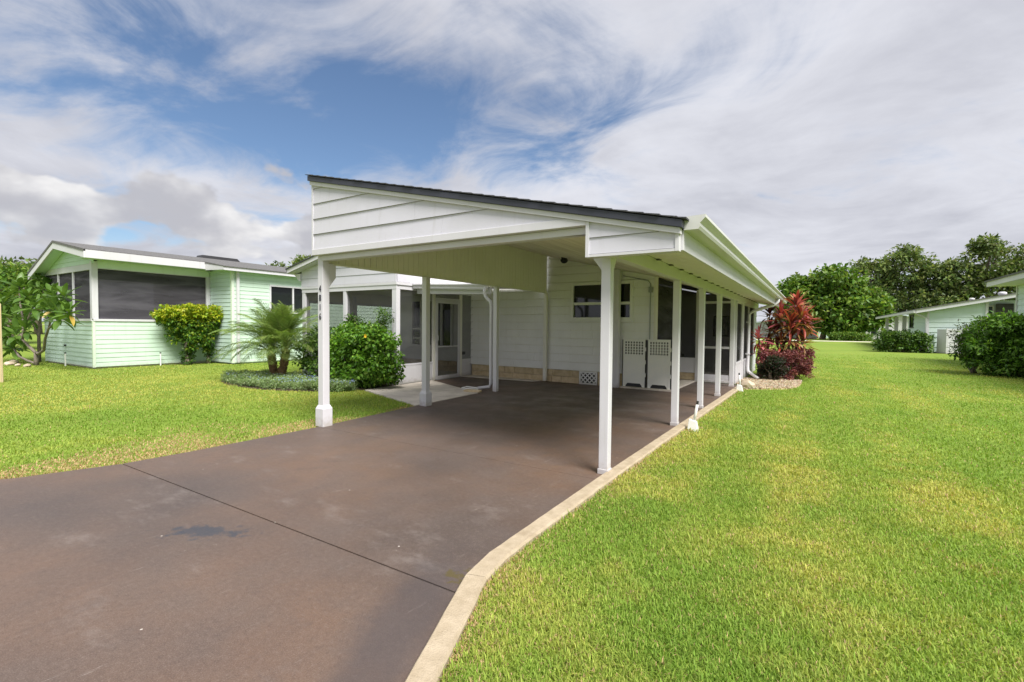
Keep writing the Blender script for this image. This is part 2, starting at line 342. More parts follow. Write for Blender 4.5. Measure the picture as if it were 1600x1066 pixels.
def rects_minus(x0, x1, z0, ztop, holes):               # wall rectangle (flat top) minus openings, as polygons
    out = []; xs = x0
    for (a, c, lo, hi) in sorted(holes):
        if a > xs: out.append([(xs, z0), (a, z0), (a, ztop), (xs, ztop)])
        if lo > z0: out.append([(a, z0), (c, z0), (c, lo), (a, lo)])
        if hi < ztop: out.append([(a, hi), (c, hi), (c, ztop), (a, ztop)])
        xs = c
    if xs < x1: out.append([(xs, z0), (x1, z0), (x1, ztop), (xs, ztop)])
    return out
def blocks(parent, axis, pos, sgn, u0, u1, z0, z1, mat='stone_tan', rows=2, th=.04):     # stone skirting, block by block
    h = (z1-z0)/rows
    for r in range(rows):
        u = u0
        while u < u1-.02:
            L = random.uniform(.28, .62); e = min(u1, u+L)
            if u1-e < .12: e = u1
            d = (th+random.uniform(-.006, .008))*sgn; g = .003
            a, c = sorted((pos, pos+d))
            m = MB().box(u+g, e-g, a, c, z0+r*h+g, z0+(r+1)*h-g) if axis == 'y' else MB().box(a, c, u+g, e-g, z0+r*h+g, z0+(r+1)*h-g)
            obj('stone_block', m, mat, parent, bevel=.006); u = e
def frame_y(mb, x0, x1, y0, y1, z0, z1, wd):            # rectangular frame lying in a y-plane
    mb.box(x0, x0+wd, y0, y1, z0, z1); mb.box(x1-wd, x1, y0, y1, z0, z1); mb.box(x0+wd, x1-wd, y0, y1, z0, z0+wd); mb.box(x0+wd, x1-wd, y0, y1, z1-wd, z1); return mb
def frame_x(mb, y0, y1, x0, x1, z0, z1, wd):
    mb.box(x0, x1, y0, y0+wd, z0, z1); mb.box(x0, x1, y1-wd, y1, z0, z1); mb.box(x0, x1, y0+wd, y1-wd, z0, z0+wd); mb.box(x0, x1, y0+wd, y1-wd, z1-wd, z1); return mb

# ================================================================== ground, driveway, kerb
LAWN_Z = -.015
g = MB().poly([(-1500, -60, LAWN_Z), (1500, -60, LAWN_Z), (1500, 2500, LAWN_Z), (-1500, 2500, LAWN_Z)], [(0, 1, 2, 3)])
structure('lawn', g, 'lawn', 'bright green mown lawn spreading on both sides of the driveway')
LEFT = [(-9.2, -3), (-7.4, -.2), (-6.55, .8), (-6.22, 1.3), (-5.97, 2.02), (-5.92, 2.65), (-5.89, 4.2), (-6.02, 6.3), (-6.08, 8.4)]
RIGHT = [(1.1, -3), (-.55, -.2), (-1.05, .75), (-1.35, 1.36), (-1.66, 2.16), (-1.70, 2.45), (-1.705, 4.2), (-1.66, 8), (-1.61, 11.65), (-1.58, 13.45)]
def xat(line, y):
    for (x0, y0), (x1, y1) in zip(line, line[1:]):
        if y0 <= y <= y1: return x0+(x1-x0)*(y-y0)/(y1-y0)
    return line[-1][0] if y > line[-1][1] else line[0][0]
drv = tag(bpy.data.objects.new('driveway', None), 'brown stained concrete driveway running in under the carport', kind='structure'); C.objects.link(drv)
def slab(y0, y1):
    L = [(xat(LEFT, y0), y0)]+[p for p in LEFT if y0 < p[1] < y1]+[(xat(LEFT, y1), y1)]
    R = [(xat(RIGHT, y0), y0)]+[p for p in RIGHT if y0 < p[1] < y1]+[(xat(RIGHT, y1), y1)]
    if y1 > 12: L = L[:-1]+[(-6.08, 8.4), (-8.42, 8.4), (-8.42, 11.25), (-3.15, 11.25), (-3.15, 13.45)]
    o = obj('slab', MB().prism_z(L+R[::-1], -.10, 0.0), 'driveway_stain', drv); return o
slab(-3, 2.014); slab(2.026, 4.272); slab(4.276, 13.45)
obj('joint_filler', MB().box(-5.97, -1.68, 2.0, 2.04, -.09, -.012).box(-5.88, -1.72, 4.25, 4.29, -.09, -.004), 'soil', drv)
kb = tag(bpy.data.objects.new('kerb', None), 'pale concrete edging strip between driveway and right lawn', kind='structure'); C.objects.link(kb)
def offset(line, d):
    out = []
    for i, p in enumerate(line):
        a = Vector(line[max(i-1, 0)]); c = Vector(line[min(i+1, len(line)-1)]); t = (c-a).normalized(); out.append((p[0]+t.y*d, p[1]-t.x*d))
    return out
def dens(line, step=.12):                               # cast by hand: a slightly wandering edge
    out = []
    for (x0, y0), (x1, y1) in zip(line, line[1:]):
        n = max(1, int(math.hypot(x1-x0, y1-y0)/step))
        for i in range(n): out.append((x0+(x1-x0)*i/n+random.uniform(-.002, .002), y0+(y1-y0)*i/n))
    return out+[line[-1]]
KL = dens(RIGHT); KO = [(x+random.uniform(-.004, .004), y) for x, y in offset(offset(KL, 0), .128)]
def kerb_piece(i, j):
    A = [(x+.002, y) for x, y in KL[i:j+1]]; Bo = list(KO[i:j+1]); n = len(A); m = MB(); H = .034
    for Q in (A, Bo): Q[-1] = (Q[-1][0]+(Q[-2][0]-Q[-1][0])*.03, Q[-1][1]+(Q[-2][1]-Q[-1][1])*.03)
    rows = [[(x, y, -.1) for x, y in A], [(x, y, H-.008) for x, y in A], [(x+.008, y, H) for x, y in A],
            [(x-.012, y, H) for x, y in Bo], [(x, y, H-.014) for x, y in Bo], [(x, y, -.1) for x, y in Bo]]
    for r_ in rows: m.v += r_
    for k in range(5):
        for i_ in range(n-1): m.f.append((k*n+i_, k*n+i_+1, (k+1)*n+i_+1, (k+1)*n+i_))
    m.f.append(tuple(k*n for k in range(6))); m.f.append(tuple(k*n+n-1 for k in range(6)))
    obj('kerb_segment', m, 'kerb', kb)
ks = [0]+[min(range(len(KL)), key=lambda i: abs(KL[i][1]-yy)) for yy in (2.14, 5.6, 9.1)]+[len(KL)-1]
for i, j in zip(ks, ks[1:]): kerb_piece(i, j)
structure('walkway', MB().prism_z([(-8.36, 7.22), (-6.05, 6.38), (-6.0, 6.55), (-6.08, 8.32), (-8.42, 9.5)], -.08, .012), 'concrete_pad', 'pale concrete pad leading from the driveway to the porch door')
structure('step_slab', MB().prism_z([(-3.92, 11.05), (-2.70, 11.02), (-2.68, 13.46), (-3.14, 13.46), (-3.14, 11.2), (-3.92, 11.2)], -.05, .035), 'concrete_pad', 'low pale concrete slab under the two white lattice screens')
structure('patio_strip', MB().prism_z([(-8.42, 10.72), (-6.2, 10.9), (-6.1, 11.16), (-8.42, 11.2)], -.05, .02), 'concrete_pad', 'grey concrete strip along the white house wall')

# ================================================================== carport
def zt(x): return 3.50-.227*(x+5.97)                    # top of the roof
cp = thing('carport', 'white carport with charcoal shingle roof and number 4816 on its post', 'carport', (-3.8, 4.3, 0))
YF, YB = 4.25, 18.75
siding(cp, 'vinyl', [[(-5.95, 2.48), (-1.85, 2.48), (-1.85, 2.436), (-5.95, zt(-5.95)-.128)][0:1]+[(-2.045, 2.48), (-5.95, zt(-5.95)-.128)]], 'y', YF, -1, 2.48, .21, lap=.016, thick=.03, seams=1)
siding(cp, 'vinyl', [[(-1.82, 2.125), (-1.03, 2.125), (-1.03, zt(-1.03)-.128), (-1.82, zt(-1.82)-.128)]], 'y', YF, -1, 2.125, .155, lap=.014, thick=.03)
obj('gable_trim', MB().prism_y([(-5.96, 2.40), (-1.852, 2.40), (-1.852, 2.436), (-2.05, 2.481), (-5.96, 2.481)], YF-.03, YF+.04), 'white_paint', cp, .004)
obj('corner_trim', MB().prism_y([(-5.972, 2.40), (-5.945, 2.40), (-5.945, zt(-5.945)-.128), (-5.972, zt(-5.972)-.128)], YF-.024, YF+.05), 'white_paint', cp)
obj('step_trim', MB().prism_y([(-1.852, 2.10), (-1.82, 2.10), (-1.82, zt(-1.82)-.13), (-1.852, zt(-1.852)-.13)], YF-.026, YF+.06), 'white_paint', cp)
obj('step_trim', MB().prism_y([(-1.82, 2.10), (-1.03, 2.10), (-1.03, 2.124), (-1.82, 2.124)], YF-.022, YF+.05), 'white_paint', cp)
obj('corner_trim', MB().prism_y([(-1.03, 2.10), (-.998, 2.10), (-.998, zt(-.998)-.128), (-1.03, zt(-1.03)-.128)], YF-.024, YF+.05), 'white_paint', cp)
obj('header_beam', MB().box(-5.84, -1.84, YF+.045, YF+.15, 2.33, 2.399), 'white_paint', cp, .004)
obj('header_backing', MB().prism_y([(-5.94, 2.401), (-1.84, 2.401), (-1.84, zt(-1.84)-.24), (-5.94, zt(-5.94)-.24)], YF+.05, YF+.12), 'cream_paint', cp)
obj('step_backing', MB().prism_y([(-1.81, 2.10), (-1.04, 2.10), (-1.04, zt(-1.04)-.14), (-1.81, zt(-1.81)-.2)], YF+.062, YF+.10), 'white_paint', cp)
obj('rake_trim', MB().prism_y([(-5.985, zt(-5.985)-.128), (-.985, zt(-.985)-.128), (-.985, zt(-.985)-.080), (-5.985, zt(-5.985)-.080)], YF-.045, YF+.02), 'white_paint', cp)
obj('rake_board', MB().prism_y([(-6.0, zt(-6.0)-.079), (-.965, zt(-.965)-.079), (-.965, zt(-.965)-.012), (-6.0, zt(-6.0)-.012)], YF-.07, YF+.02), 'charcoal', cp, .004)
obj('roof_deck', MB().prism_y([(-5.99, zt(-5.99)-.07), (-.985, zt(-.985)-.07), (-.985, zt(-.985)-.012), (-5.99, zt(-5.99)-.012)], YF+.02, YB), 'shingle', cp)
sh = MB(); x = -6.01
while x < -.96:
    e = min(x+.143, -.93); j = random.uniform(-.006, .006)
    for (ya, yb_) in ((YF-.085+j, 8.0), (8.0, 13.0), (13.0, YB+.03)):
        sh.prism_y([(x-.02, zt(x-.02)-.004), (e, zt(e)-.004), (e, zt(e)+.010), (x-.02, zt(x-.02)+.001)], ya, yb_)
    x += .143
tag(obj('shingles', sh, 'shingle', cp), 'charcoal asphalt shingles in overlapping courses', kind='stuff')
# left hanging skirt of narrow vertical boards
y = 4.42
while y < 11.13:
    e = min(y+.12, 11.14)
    obj('panel_board', MB().box(-5.975, -5.95+random.uniform(-.001, .001), y+.003, e-.003, 2.335, 3.262), 'panel_paint', cp, .003); y += .12
obj('panel_backing', MB().box(-5.968, -5.96, 4.42, 11.14, 2.34, 3.30), 'panel_paint', cp)
obj('side_beam', MB().box(-5.96, -5.86, 4.41, 11.1, 2.24, 2.333) if False else MB().box(-5.985, -5.93, 4.41, 11.12, 2.305, 2.334), 'cream_paint', cp)
def zc(x): return 3.26-.227*(x+5.95)
x = -5.945
while x < -1.80:
    e = min(x+.298, -1.785)
    obj('ceiling_plank', MB().prism_y([(x+.002, zc(x)), (e-.002, zc(e)), (e-.002, zc(e)+.02), (x+.002, zc(x)+.02)], YF+.13, 13.5), 'ceiling_wood', cp, .003); x += .298
obj('ceiling_backing', MB().prism_y([(-5.94, zc(-5.94)+.025), (-1.02, zc(-1.02)+.025), (-1.02, zc(-1.02)+.03), (-5.94, zc(-5.94)+.03)], YF+.13, YB-.05), 'charcoal', cp)
obj('right_beam', MB().box(-1.785, -1.68, YF+.10, YB-.1, 2.14, zc(-1.68)), 'white_paint', cp, .004)
y = YF+.105
while y < YB-.1:                                        # soffit boards of the overhang, with vents
    e = min(y+.30, YB-.02)
    obj('soffit_board', MB().poly([(-1.678, y+.011, zc(-1.678)), (-1.002, y+.011, zc(-1.002)), (-1.002, e-.011, zc(-1.002)), (-1.678, e-.011, zc(-1.678)),
        (-1.678, y+.004, zc(-1.678)+.02), (-1.002, y+.004, zc(-1.002)+.02), (-1.002, e-.004, zc(-1.002)+.02), (-1.678, e-.004, zc(-1.678)+.02)],
        [(0, 1, 2, 3), (7, 6, 5, 4), (0, 4, 5, 1), (1, 5, 6, 2), (2, 6, 7, 3), (3, 7, 4, 0)]), 'cream_paint', cp, .003); y += .30
y = YF+.45
while y < YB-.6:
    v = MB().box(-1.66, -1.61, y, y+.07, zc(-1.61)-.010, zc(-1.61)+.004)
    obj('soffit_vent', v, 'dark_plastic', cp); y += .6
obj('fascia', MB().box(-1.0, -.976, YF+.052, YB, 2.112, 2.285), 'white_paint', cp, .003)
gut = obj('gutter', MB().prism_y([(-.974, 2.28), (-.855, 2.28), (-.842, 2.305), (-.842, 2.33), (-.800, 2.375), (-.800, 2.398), (-.812, 2.398), (-.808, 2.380), (-.85, 2.335), (-.85, 2.31), (-.86, 2.288), (-.966, 2.288), (-.966, 2.39), (-.974, 2.39)], 4.29, YB+.02), 'trim_grey', cp)
obj('end_cap', MB().prism_y([(-.974, 2.28), (-.855, 2.28), (-.842, 2.305), (-.842, 2.33), (-.800, 2.375), (-.800, 2.398), (-.974, 2.392)], 4.284, 4.289), 'trim_grey', gut)
A4 = math.pi/4
ds = obj('downspout', MB().tube([(-.90, 15.35, 2.29), (-.90, 15.34, 2.20), (-.96, 15.32, 2.12), (-1.50, 15.2, 1.93), (-1.60, 15.17, 1.84), (-1.61, 15.16, .34), (-1.59, 15.13, .22), (-1.32, 14.95, .05)], .044, 8, A4/2), 'white_paint', cp, smooth=True)
for z in (.7, 1.6): obj('strap', MB().box(-1.67, -1.555, 15.11, 15.21, z, z+.03), 'white_paint', ds)
# posts of the right-hand row
def bracket_y(y0, z, s): return [(y0, z), (y0+s*.09, z), (y0+s*.085, z-.02), (y0, z-.16)]
PY = [4.45, 7.25, 9.1, 10.94, 12.91, 14.72]
for i, y in enumerate(PY):
    p = obj('post', MB().box(-1.78, -1.685, y, y+.095, 0, 2.139), 'white_paint', cp, .006)
    obj('base_block', MB().box(-1.787, -1.678, y-.007, y+.102, 0, .05), 'white_paint', p, .003)
    for s in ((-1, 1) if i >= 2 else ((1,) if i == 0 else ())):
        yy = y if s < 0 else y+.095
        obj('bracket', MB().prism_x(bracket_y(yy-s*.001, 2.138, s), -1.772, -1.693), 'white_paint', p)
    if i == 0: obj('bracket', MB().prism_y([(-1.781, 2.138), (-1.875, 2.138), (-1.868, 2.115), (-1.781, 2.0)], y+.012, y+.083), 'white_paint', p)
# posts of the left-hand row
def plinth(p, x0, x1, y0, y1, h):
    e = .025; m = MB()
    m.loft([(x0-e, y0-e, 0), (x1+e, y0-e, 0), (x1+e, y1+e, 0), (x0-e, y1+e, 0)], [(x0-e, y0-e, h), (x1+e, y0-e, h), (x1+e, y1+e, h), (x0-e, y1+e, h)])
    m.loft([(x0-e, y0-e, h), (x1+e, y0-e, h), (x1+e, y1+e, h), (x0-e, y1+e, h)], [(x0-.002, y0-.002, h+.05), (x1+.002, y0-.002, h+.05), (x1+.002, y1+.002, h+.05), (x0-.002, y1+.002, h+.05)])
    obj('plinth', m, 'white_paint', p)
p = obj('post', MB().box(-5.955, -5.845, 4.31, 4.42, 0, 2.40), 'white_paint', cp, .006); plinth(p, -5.955, -5.845, 4.31, 4.42, .25)
obj('bracket', MB().prism_x([(4.419, 2.303), (4.53, 2.303), (4.53, 2.11), (4.419, 1.97)], -5.953, -5.847), 'white_paint', p, .004)
for k, (ch, z) in enumerate((('4', 1.90), ('8', 1.77), ('1', 1.64), ('6', 1.51))):
    cu = bpy.data.curves.new('house_number', 'FONT'); cu.body = ch; cu.size = .13; cu.extrude = .003; cu.align_x = 'CENTER'; 
    tmp = bpy.data.objects.new('house_number', cu); C.objects.link(tmp); bpy.context.view_layer.update()
    me = bpy.data.meshes.new_from_object(tmp.evaluated_get(bpy.context.evaluated_depsgraph_get())); bpy.data.objects.remove(tmp); bpy.data.curves.remove(cu)
    me.materials.clear(); me.materials.append(MATS['black_metal']); o = bpy.data.objects.new('house_number', me); C.objects.link(o); o.parent = p
    o.location = Vector((-5.90, 4.305, z)); o.rotation_euler = (rad(90), 0, 0); o.scale = (.70, 1, 1); o['label'] = 'dark metal house number digit '+ch
p = obj('post', MB().box(-5.96, -5.855, 6.44, 6.545, 0, 2.304), 'white_paint', cp, .006); plinth(p, -5.96, -5.855, 6.44, 6.545, .22)
p = obj('post', MB().box(-5.98, -5.885, 8.72, 8.815, 0, 2.304), 'white_paint', cp, .006)
p = obj('post', MB().box(-5.99, -5.90, 11.04, 11.125, .02, 2.32), 'cream_paint', cp, .006)
p = obj('post', MB().box(-4.12, -3.94, 10.98, 11.12, 0, zc(-4.0)-.01), 'white_paint', cp, .006)
cl = thing('dome_camera', 'small black dome camera under the carport ceiling above the window', 'camera', (-5.0, 10.2, zc(-5.0)))
obj('mount', MB().tube([(-5.0, 10.2, zc(-5.0)+.02), (-5.0, 10.2, zc(-5.0)-.05)], .07, 16), 'black_metal', cl)
obj('dome', MB().tube([(-5.0, 10.2, zc(-5.0)-.045), (-5.0, 10.2, zc(-5.0)-.08), (-5.0, 10.2, zc(-5.0)-.12), (-5.0, 10.2, zc(-5.0)-.13)], [.09, .085, .05, .015], 16), 'black_metal', cl, smooth=True)

# ================================================================== white house
hs = thing('white_house', 'white lap siding house with tan stone skirting behind the carport', 'house', (-7, 11.2, 0))
HY = 11.2
def zl(x): return 2.97+.23*(x+12.35)                    # left slope of the roof
top = lambda x: zc(x)-.005 if x > -8 else zl(x)-.13
wn = (-5.28, -3.66, 1.60, 2.55)                         # carport window
lo = [[(-8.45, .33), (wn[0], .33), (wn[0], top(wn[0])), (-8.0, top(-8.0)), (-8.45, top(-8.45))]]
lo += [[(wn[0], .33), (wn[1], .33), (wn[1], wn[2]), (wn[0], wn[2])], [(wn[0], wn[3]), (wn[1], wn[3]), (wn[1], top(wn[1])), (wn[0], top(wn[0]))], [(wn[1], .33), (-3.17, .33), (-3.17, top(-3.17)), (wn[1], top(wn[1]))]]
siding(hs, 'wall_white', lo, 'y', HY, -1, .33, .203, lap=.02, gap=.009, seams=1)
obj('wall_core', MB().prism_y([(-8.40, 0), (wn[0]-.01, 0), (wn[0]-.01, top(wn[0])), (-8.0, top(-8.0)), (-8.4, top(-8.4))], HY+.014, HY+.1).prism_y([(wn[1]+.01, 0), (-3.2, 0), (-3.2, top(-3.2)), (wn[1]+.01, top(wn[1]))], HY+.014, HY+.1).box(wn[0], wn[1], HY+.014, HY+.1, 0, wn[2]-.01).prism_y([(wn[0], wn[3]+.01), (wn[1], wn[3]+.01), (wn[1], top(wn[1])), (wn[0], top(wn[0]))], HY+.014, HY+.1), 'cream_paint', hs)
blocks(hs, 'y', HY+.012, -1, -8.40, -5.02, .0, .325); blocks(hs, 'y', HY+.012, -1, -4.52, -3.17, .0, .325)
vt = obj('lattice_vent', frame_y(MB(), -5.01, -4.53, HY-.045, HY, .0, .322, .035), 'wall_white', hs)
lat = MB()
for k in range(-3, 6):
    x0 = -4.98+k*.115
    for sg in (1, -1):
        def cl_(px, pz): return px, pz
        pts = []
        xa, xb = (x0, x0+.26) if sg > 0 else (x0+.26, x0)
        za, zb = .035, .295; seg = []
        for t in np.linspace(0, 1, 27):
            xx = xa+(xb-xa)*t; zz = za+(zb-za)*t
            if -4.985 < xx < -4.555: seg.append((xx, zz))
        if len(seg) > 2:
            (xa_, za_), (xb_, zb_) = seg[0], seg[-1]; yy = HY-.035 if sg > 0 else HY-.024
            lat.prism_y([(xa_-.019, za_), (xa_+.019, za_), (xb_+.019, zb_), (xb_-.019, zb_)], yy, yy+.009)
obj('lattice', lat, 'wall_white', vt); obj('vent_backing', MB().box(-4.98, -4.56, HY-.004, HY+.01, .03, .3), 'dark_plastic', vt)
wd = obj('window', frame_y(MB(), wn[0], wn[1], HY-.045, HY+.06, wn[2], wn[3], .075), 'wall_white', hs, .004)
obj('mullion', MB().box(wn[0]+.075, wn[1]-.075, HY-.02, HY+.05, 1.985, 2.05), 'wall_white', wd)
obj('sill', MB().box(wn[0]-.03, wn[1]+.03, HY-.075, HY-.046, wn[2]-.03, wn[2]+.02), 'wall_white', wd)
obj('pane', MB().box(wn[0]+.07, wn[1]-.07, HY+.03, HY+.036, wn[2]+.07, 1.99), 'window_glass', wd); obj('pane', MB().box(wn[0]+.07, wn[1]-.07, HY+.015, HY+.021, 2.045, wn[3]-.07), 'window_glass', wd)
obj('corner_board', MB().box(-3.17, -3.09, HY-.025, HY+.02, .03, top(-3.12)), 'cream_paint', hs); obj('conduit', MB().tube([(-3.25, HY-.035, .1), (-3.25, HY-.035, 2.45), (-3.30, HY-.06, 2.52), (-3.9, HY-.06, 2.66)], .012, 6), 'grey_conduit', hs)
obj('meter_clip', MB().box(-3.29, -3.2, HY-.07, HY-.02, 2.25, 2.38), 'grey_conduit', hs)
# roof of the house beyond the carport
obj('roof', MB().prism_y([(-8.0, 3.96), (-5.99, zt(-5.99)-.001), (-5.99, zt(-5.99)-.1), (-8.0, 3.86)], 11.0, YB).prism_y([(-12.4, zl(-12.4)), (-8.0, zl(-8.0)), (-8.0, zl(-8.0)-.1), (-12.4, zl(-12.4)-.1)], 8.05, YB), 'shingle', hs)
obj('left_wall', MB().box(-12.13, -12.06, 11.75, YB-.2, 0, 2.9), 'wall_white', hs)
obj('rear_wall', MB().prism_y([(-12.05, 0), (-1.8, 0), (-1.8, 2.28), (-8.0, 3.72), (-12.05, 2.85)], YB-.3, YB-.2), 'wall_white', hs)
# wall of the house inside the porch
siding(hs, 'wall_white', rects_minus(-12.05, -8.5, .33, 2.75, [(-11.35, -9.55, .72, 2.3)]), 'y', 11.75, -1, .33, .203, lap=.011)
blocks(hs, 'y', 11.762, -1, -12.05, -8.5, 0, .325)
wd = obj('window', frame_y(MB(), -11.35, -9.55, 11.70, 11.80, .72, 2.3, .09), 'wall_white', hs, .004)
obj('mullion', MB().box(-10.92, -10.84, 11.71, 11.79, .81, 2.21).box(-10.06, -9.98, 11.71, 11.79, .81, 2.21).box(-11.26, -10.92, 11.72, 11.78, 1.30, 1.35).box(-11.26, -10.92, 11.72, 11.78, 1.0, 1.04), 'wall_white', wd)
obj('pane', MB().box(-11.28, -9.62, 11.765, 11.771, .79, 2.23), 'window_glass', wd)
obj('porch_wall_core', MB().box(-12.05, -8.5, 11.80, 11.86, 0, 2.9), 'cream_paint', hs)

# ================================================================== front porch with insect screens
pr = thing('screened_porch', 'white screened porch with lap siding gable left of the carport', 'porch', (-10.2, 8.3, 0))
PX0, PX1, PYF = -12.08, -8.45, 8.25
siding(pr, 'vinyl', [[(PX0-.02, 2.47), (PX1, 2.47), (PX1, zl(PX1)-.13), (PX0-.02, zl(PX0)-.13)]], 'y', PYF, -1, 2.47, .215, lap=.014)
siding(pr, 'vinyl', [[(PYF+.02, 2.47), (11.19, 2.47), (11.19, 3.7), (PYF+.02, 3.7)]], 'x', PX1+.012, 1, 2.47, .215, lap=.014)
obj('gable_core', MB().prism_y([(PX0, 2.36), (PX1-.02, 2.36), (PX1-.02, zl(PX1)-.13), (PX0, zl(PX0)-.13)], PYF+.014, PYF+.06).box(PX1-.05, PX1-.004, PYF+.062, 11.19, 2.36, 3.68), 'vinyl', pr)
obj('band', MB().box(PX0-.03, PX1+.03, PYF-.025, PYF+.013, 2.40, 2.468), 'white_paint', pr, .004); obj('band', MB().box(PX1+.0, PX1+.036, PYF+.014, 11.19, 2.40, 2.468), 'white_paint', pr, .004)
obj('header', MB().box(PX0, PX1+.01, PYF-.01, PYF+.08, 2.30, 2.399), 'white_paint', pr); obj('header', MB().box(PX1-.08, PX1+.012, PYF+.081, 11.19, 2.30, 2.399), 'white_paint', pr)
obj('rake_board', MB().prism_y([(-12.42, zl(-12.42)-.12), (-8.0, zl(-8.0)-.12), (-8.0, zl(-8.0)-.01), (-12.42, zl(-12.42)-.01)], 8.0, 8.04), 'white_paint', pr)
obj('rake_edge', MB().prism_y([(-12.44, zl(-12.44)-.012), (-8.0, zl(-8.0)-.012), (-8.0, zl(-8.0)+.015), (-12.44, zl(-12.44)+.015)], 7.97, 8.05), 'shingle', pr)
obj('soffit', MB().prism_y([(-12.4, zl(-12.4)-.14), (-8.02, zl(-8.02)-.14), (-8.02, zl(-8.02)-.125), (-12.4, zl(-12.4)-.125)], 8.04, PYF-.02), 'white_paint', pr)
obj('fascia', MB().box(-12.43, -12.40, 8.0, YB, 2.84, 2.97), 'white_paint', pr)
obj('eave_bracket', MB().prism_y([(-12.40, 2.83), (-12.10, 2.83), (-12.10, 2.62), (-12.2, 2.66), (-12.28, 2.74)], 8.2, 8.24), 'white_paint', pr)
for xx, wdt in ((PX0, .13), (-10.36, .11), (PX1-.14, .15)):
    obj('post', MB().box(xx, xx+wdt, PYF-.005, PYF+.12, 0, 2.299), 'white_paint', pr, .005)
obj('post', MB().box(PX0, PX0+.12, 9.9, 10.02, 0, 2.299), 'white_paint', pr, .005)
for a, c in ((PX0+.13, -10.36), (-10.25, PX1-.14)):
    obj('kick_panel', MB().box(a+.002, c-.002, PYF+.03, PYF+.07, .0, .45), 'white_paint', pr); obj('screen', MB().box(a+.001, c-.001, PYF+.049, PYF+.05, .45, 2.30), 'screen_mesh', pr)
# right side: panel, door, panel
for a, c in ((PYF+.121, 9.56), (10.78, 11.62)):
    obj('kick_panel', MB().box(PX1-.06, PX1-.01, a, c, .0, .45), 'white_paint', pr); obj('screen', MB().box(PX1-.036, PX1-.035, a, c, .45, 2.30), 'screen_mesh', pr)
    obj('rail', MB().box(PX1-.065, PX1-.002, a, c, .451, .49), 'white_paint', pr)
for a, c in ((9.56, 9.65), (10.69, 10.78), (11.62, 11.70)): obj('post', MB().box(PX1-.07, PX1+.004, a, c, .0, 2.299), 'cream_paint', pr, .003)
obj('transom_rail', MB().box(PX1-.06, PX1, 9.651, 10.689, 2.12, 2.17), 'white_paint', pr); obj('transom_screen', MB().box(PX1-.036, PX1-.035, 9.651, 10.689, 2.17, 2.30), 'screen_mesh', pr)
dr = obj('door', frame_x(MB(), 9.66, 10.68, PX1-.035, PX1+.012, .015, 2.115, .085), 'white_paint', pr, .004)
obj('crossbar', MB().box(PX1-.02, PX1+.002, 9.745, 10.595, .86, .885), 'white_paint', dr); obj('door_screen', MB().box(PX1-.012, PX1-.011, 9.745, 10.595, .10, 2.03), 'screen_mesh', dr)
obj('handle', MB().tube([(PX1+.012, 9.70, 1.18), (PX1+.05, 9.70, 1.17), (PX1+.055, 9.70, 1.05), (PX1+.012, 9.70, 1.03)], .009, 6), 'white_plastic', dr); obj('threshold', MB().box(PX1-.06, PX1+.03, 9.66, 10.68, .0, .014), 'grey_conduit', pr)
# left side looks through to the neighbour
for a, c in ((PYF+.121, 9.9), (10.02, 11.72)):
    obj('kick_panel', MB().box(PX0, PX0+.05, a, c, 0, .5), 'white_paint', pr); obj('side_frame', frame_x(MB(), a, c, PX0, PX0+.06, .5, 2.1, .07), 'white_paint', pr); obj('screen', MB().box(PX0+.029, PX0+.03, a+.07, c-.07, .57, 2.03), 'screen_mesh', pr)
obj('side_header', MB().box(PX0, PX0+.08, PYF+.121, 11.74, 2.1, 2.9), 'cream_paint', pr)
obj('ceiling', MB().box(PX0+.08, PX1-.08, PYF+.13, 11.74, 2.401, 2.42), 'cream_paint', pr); obj('floor', MB().box(PX0, PX1-.01, PYF+.01, 11.74, -.05, .01), 'concrete_pad', pr)
obj('black_latch', MB().box(PX1-.03, PX1+.01, 10.82, 10.92, .62, .70), 'dark_plastic', pr)

# ---- flat roof over the way to the porch door, with its gutter
pc = thing('door_canopy', 'flat white canopy with gutter over the porch door', 'canopy', (-7.2, 9.9, 2.3))
obj('pan_roof', MB().loft([(-8.40, 8.86, 2.40), (-6.18, 8.86, 2.31), (-6.18, 11.15, 2.42), (-8.40, 11.15, 2.50)], [(-8.40, 8.86, 2.46), (-6.18, 8.86, 2.37), (-6.18, 11.15, 2.48), (-8.40, 11.15, 2.56)]), 'cream_paint', pc)
obj('beam', MB().loft([(-8.40, 8.90, 2.22), (-6.18, 8.90, 2.15), (-6.18, 8.97, 2.15), (-8.40, 8.97, 2.22)], [(-8.40, 8.90, 2.395), (-6.18, 8.90, 2.305), (-6.18, 8.97, 2.305), (-8.40, 8.97, 2.395)]), 'white_paint', pc)
def gprof(y0, z): return [(y0, z+.13), (y0, z), (y0-.07, z), (y0-.085, z+.03), (y0-.085, z+.06), (y0-.12, z+.10), (y0-.12, z+.13)]
gp = obj('gutter', MB().loft([(-8.42, a, c) for a, c in gprof(8.855, 2.335)], [(-6.22, a, c) for a, c in gprof(8.855, 2.245)]), 'white_paint', pc)
dsp = obj('downspout', MB().tube([(-6.26, 8.78, 2.26), (-6.26, 8.78, 2.18), (-6.22, 8.78, 2.08), (-6.10, 8.78, 1.98), (-6.07, 8.78, 1.88), (-6.07, 8.78, .18), (-6.09, 8.77, .09), (-6.36, 8.70, .045)], .038, 8, A4/2), 'white_paint', pc, smooth=True)
sb = thing('splash_tray', 'white plastic splash tray on dark paving below the canopy downspout', 'splash tray', (-6.5, 8.66, .0))
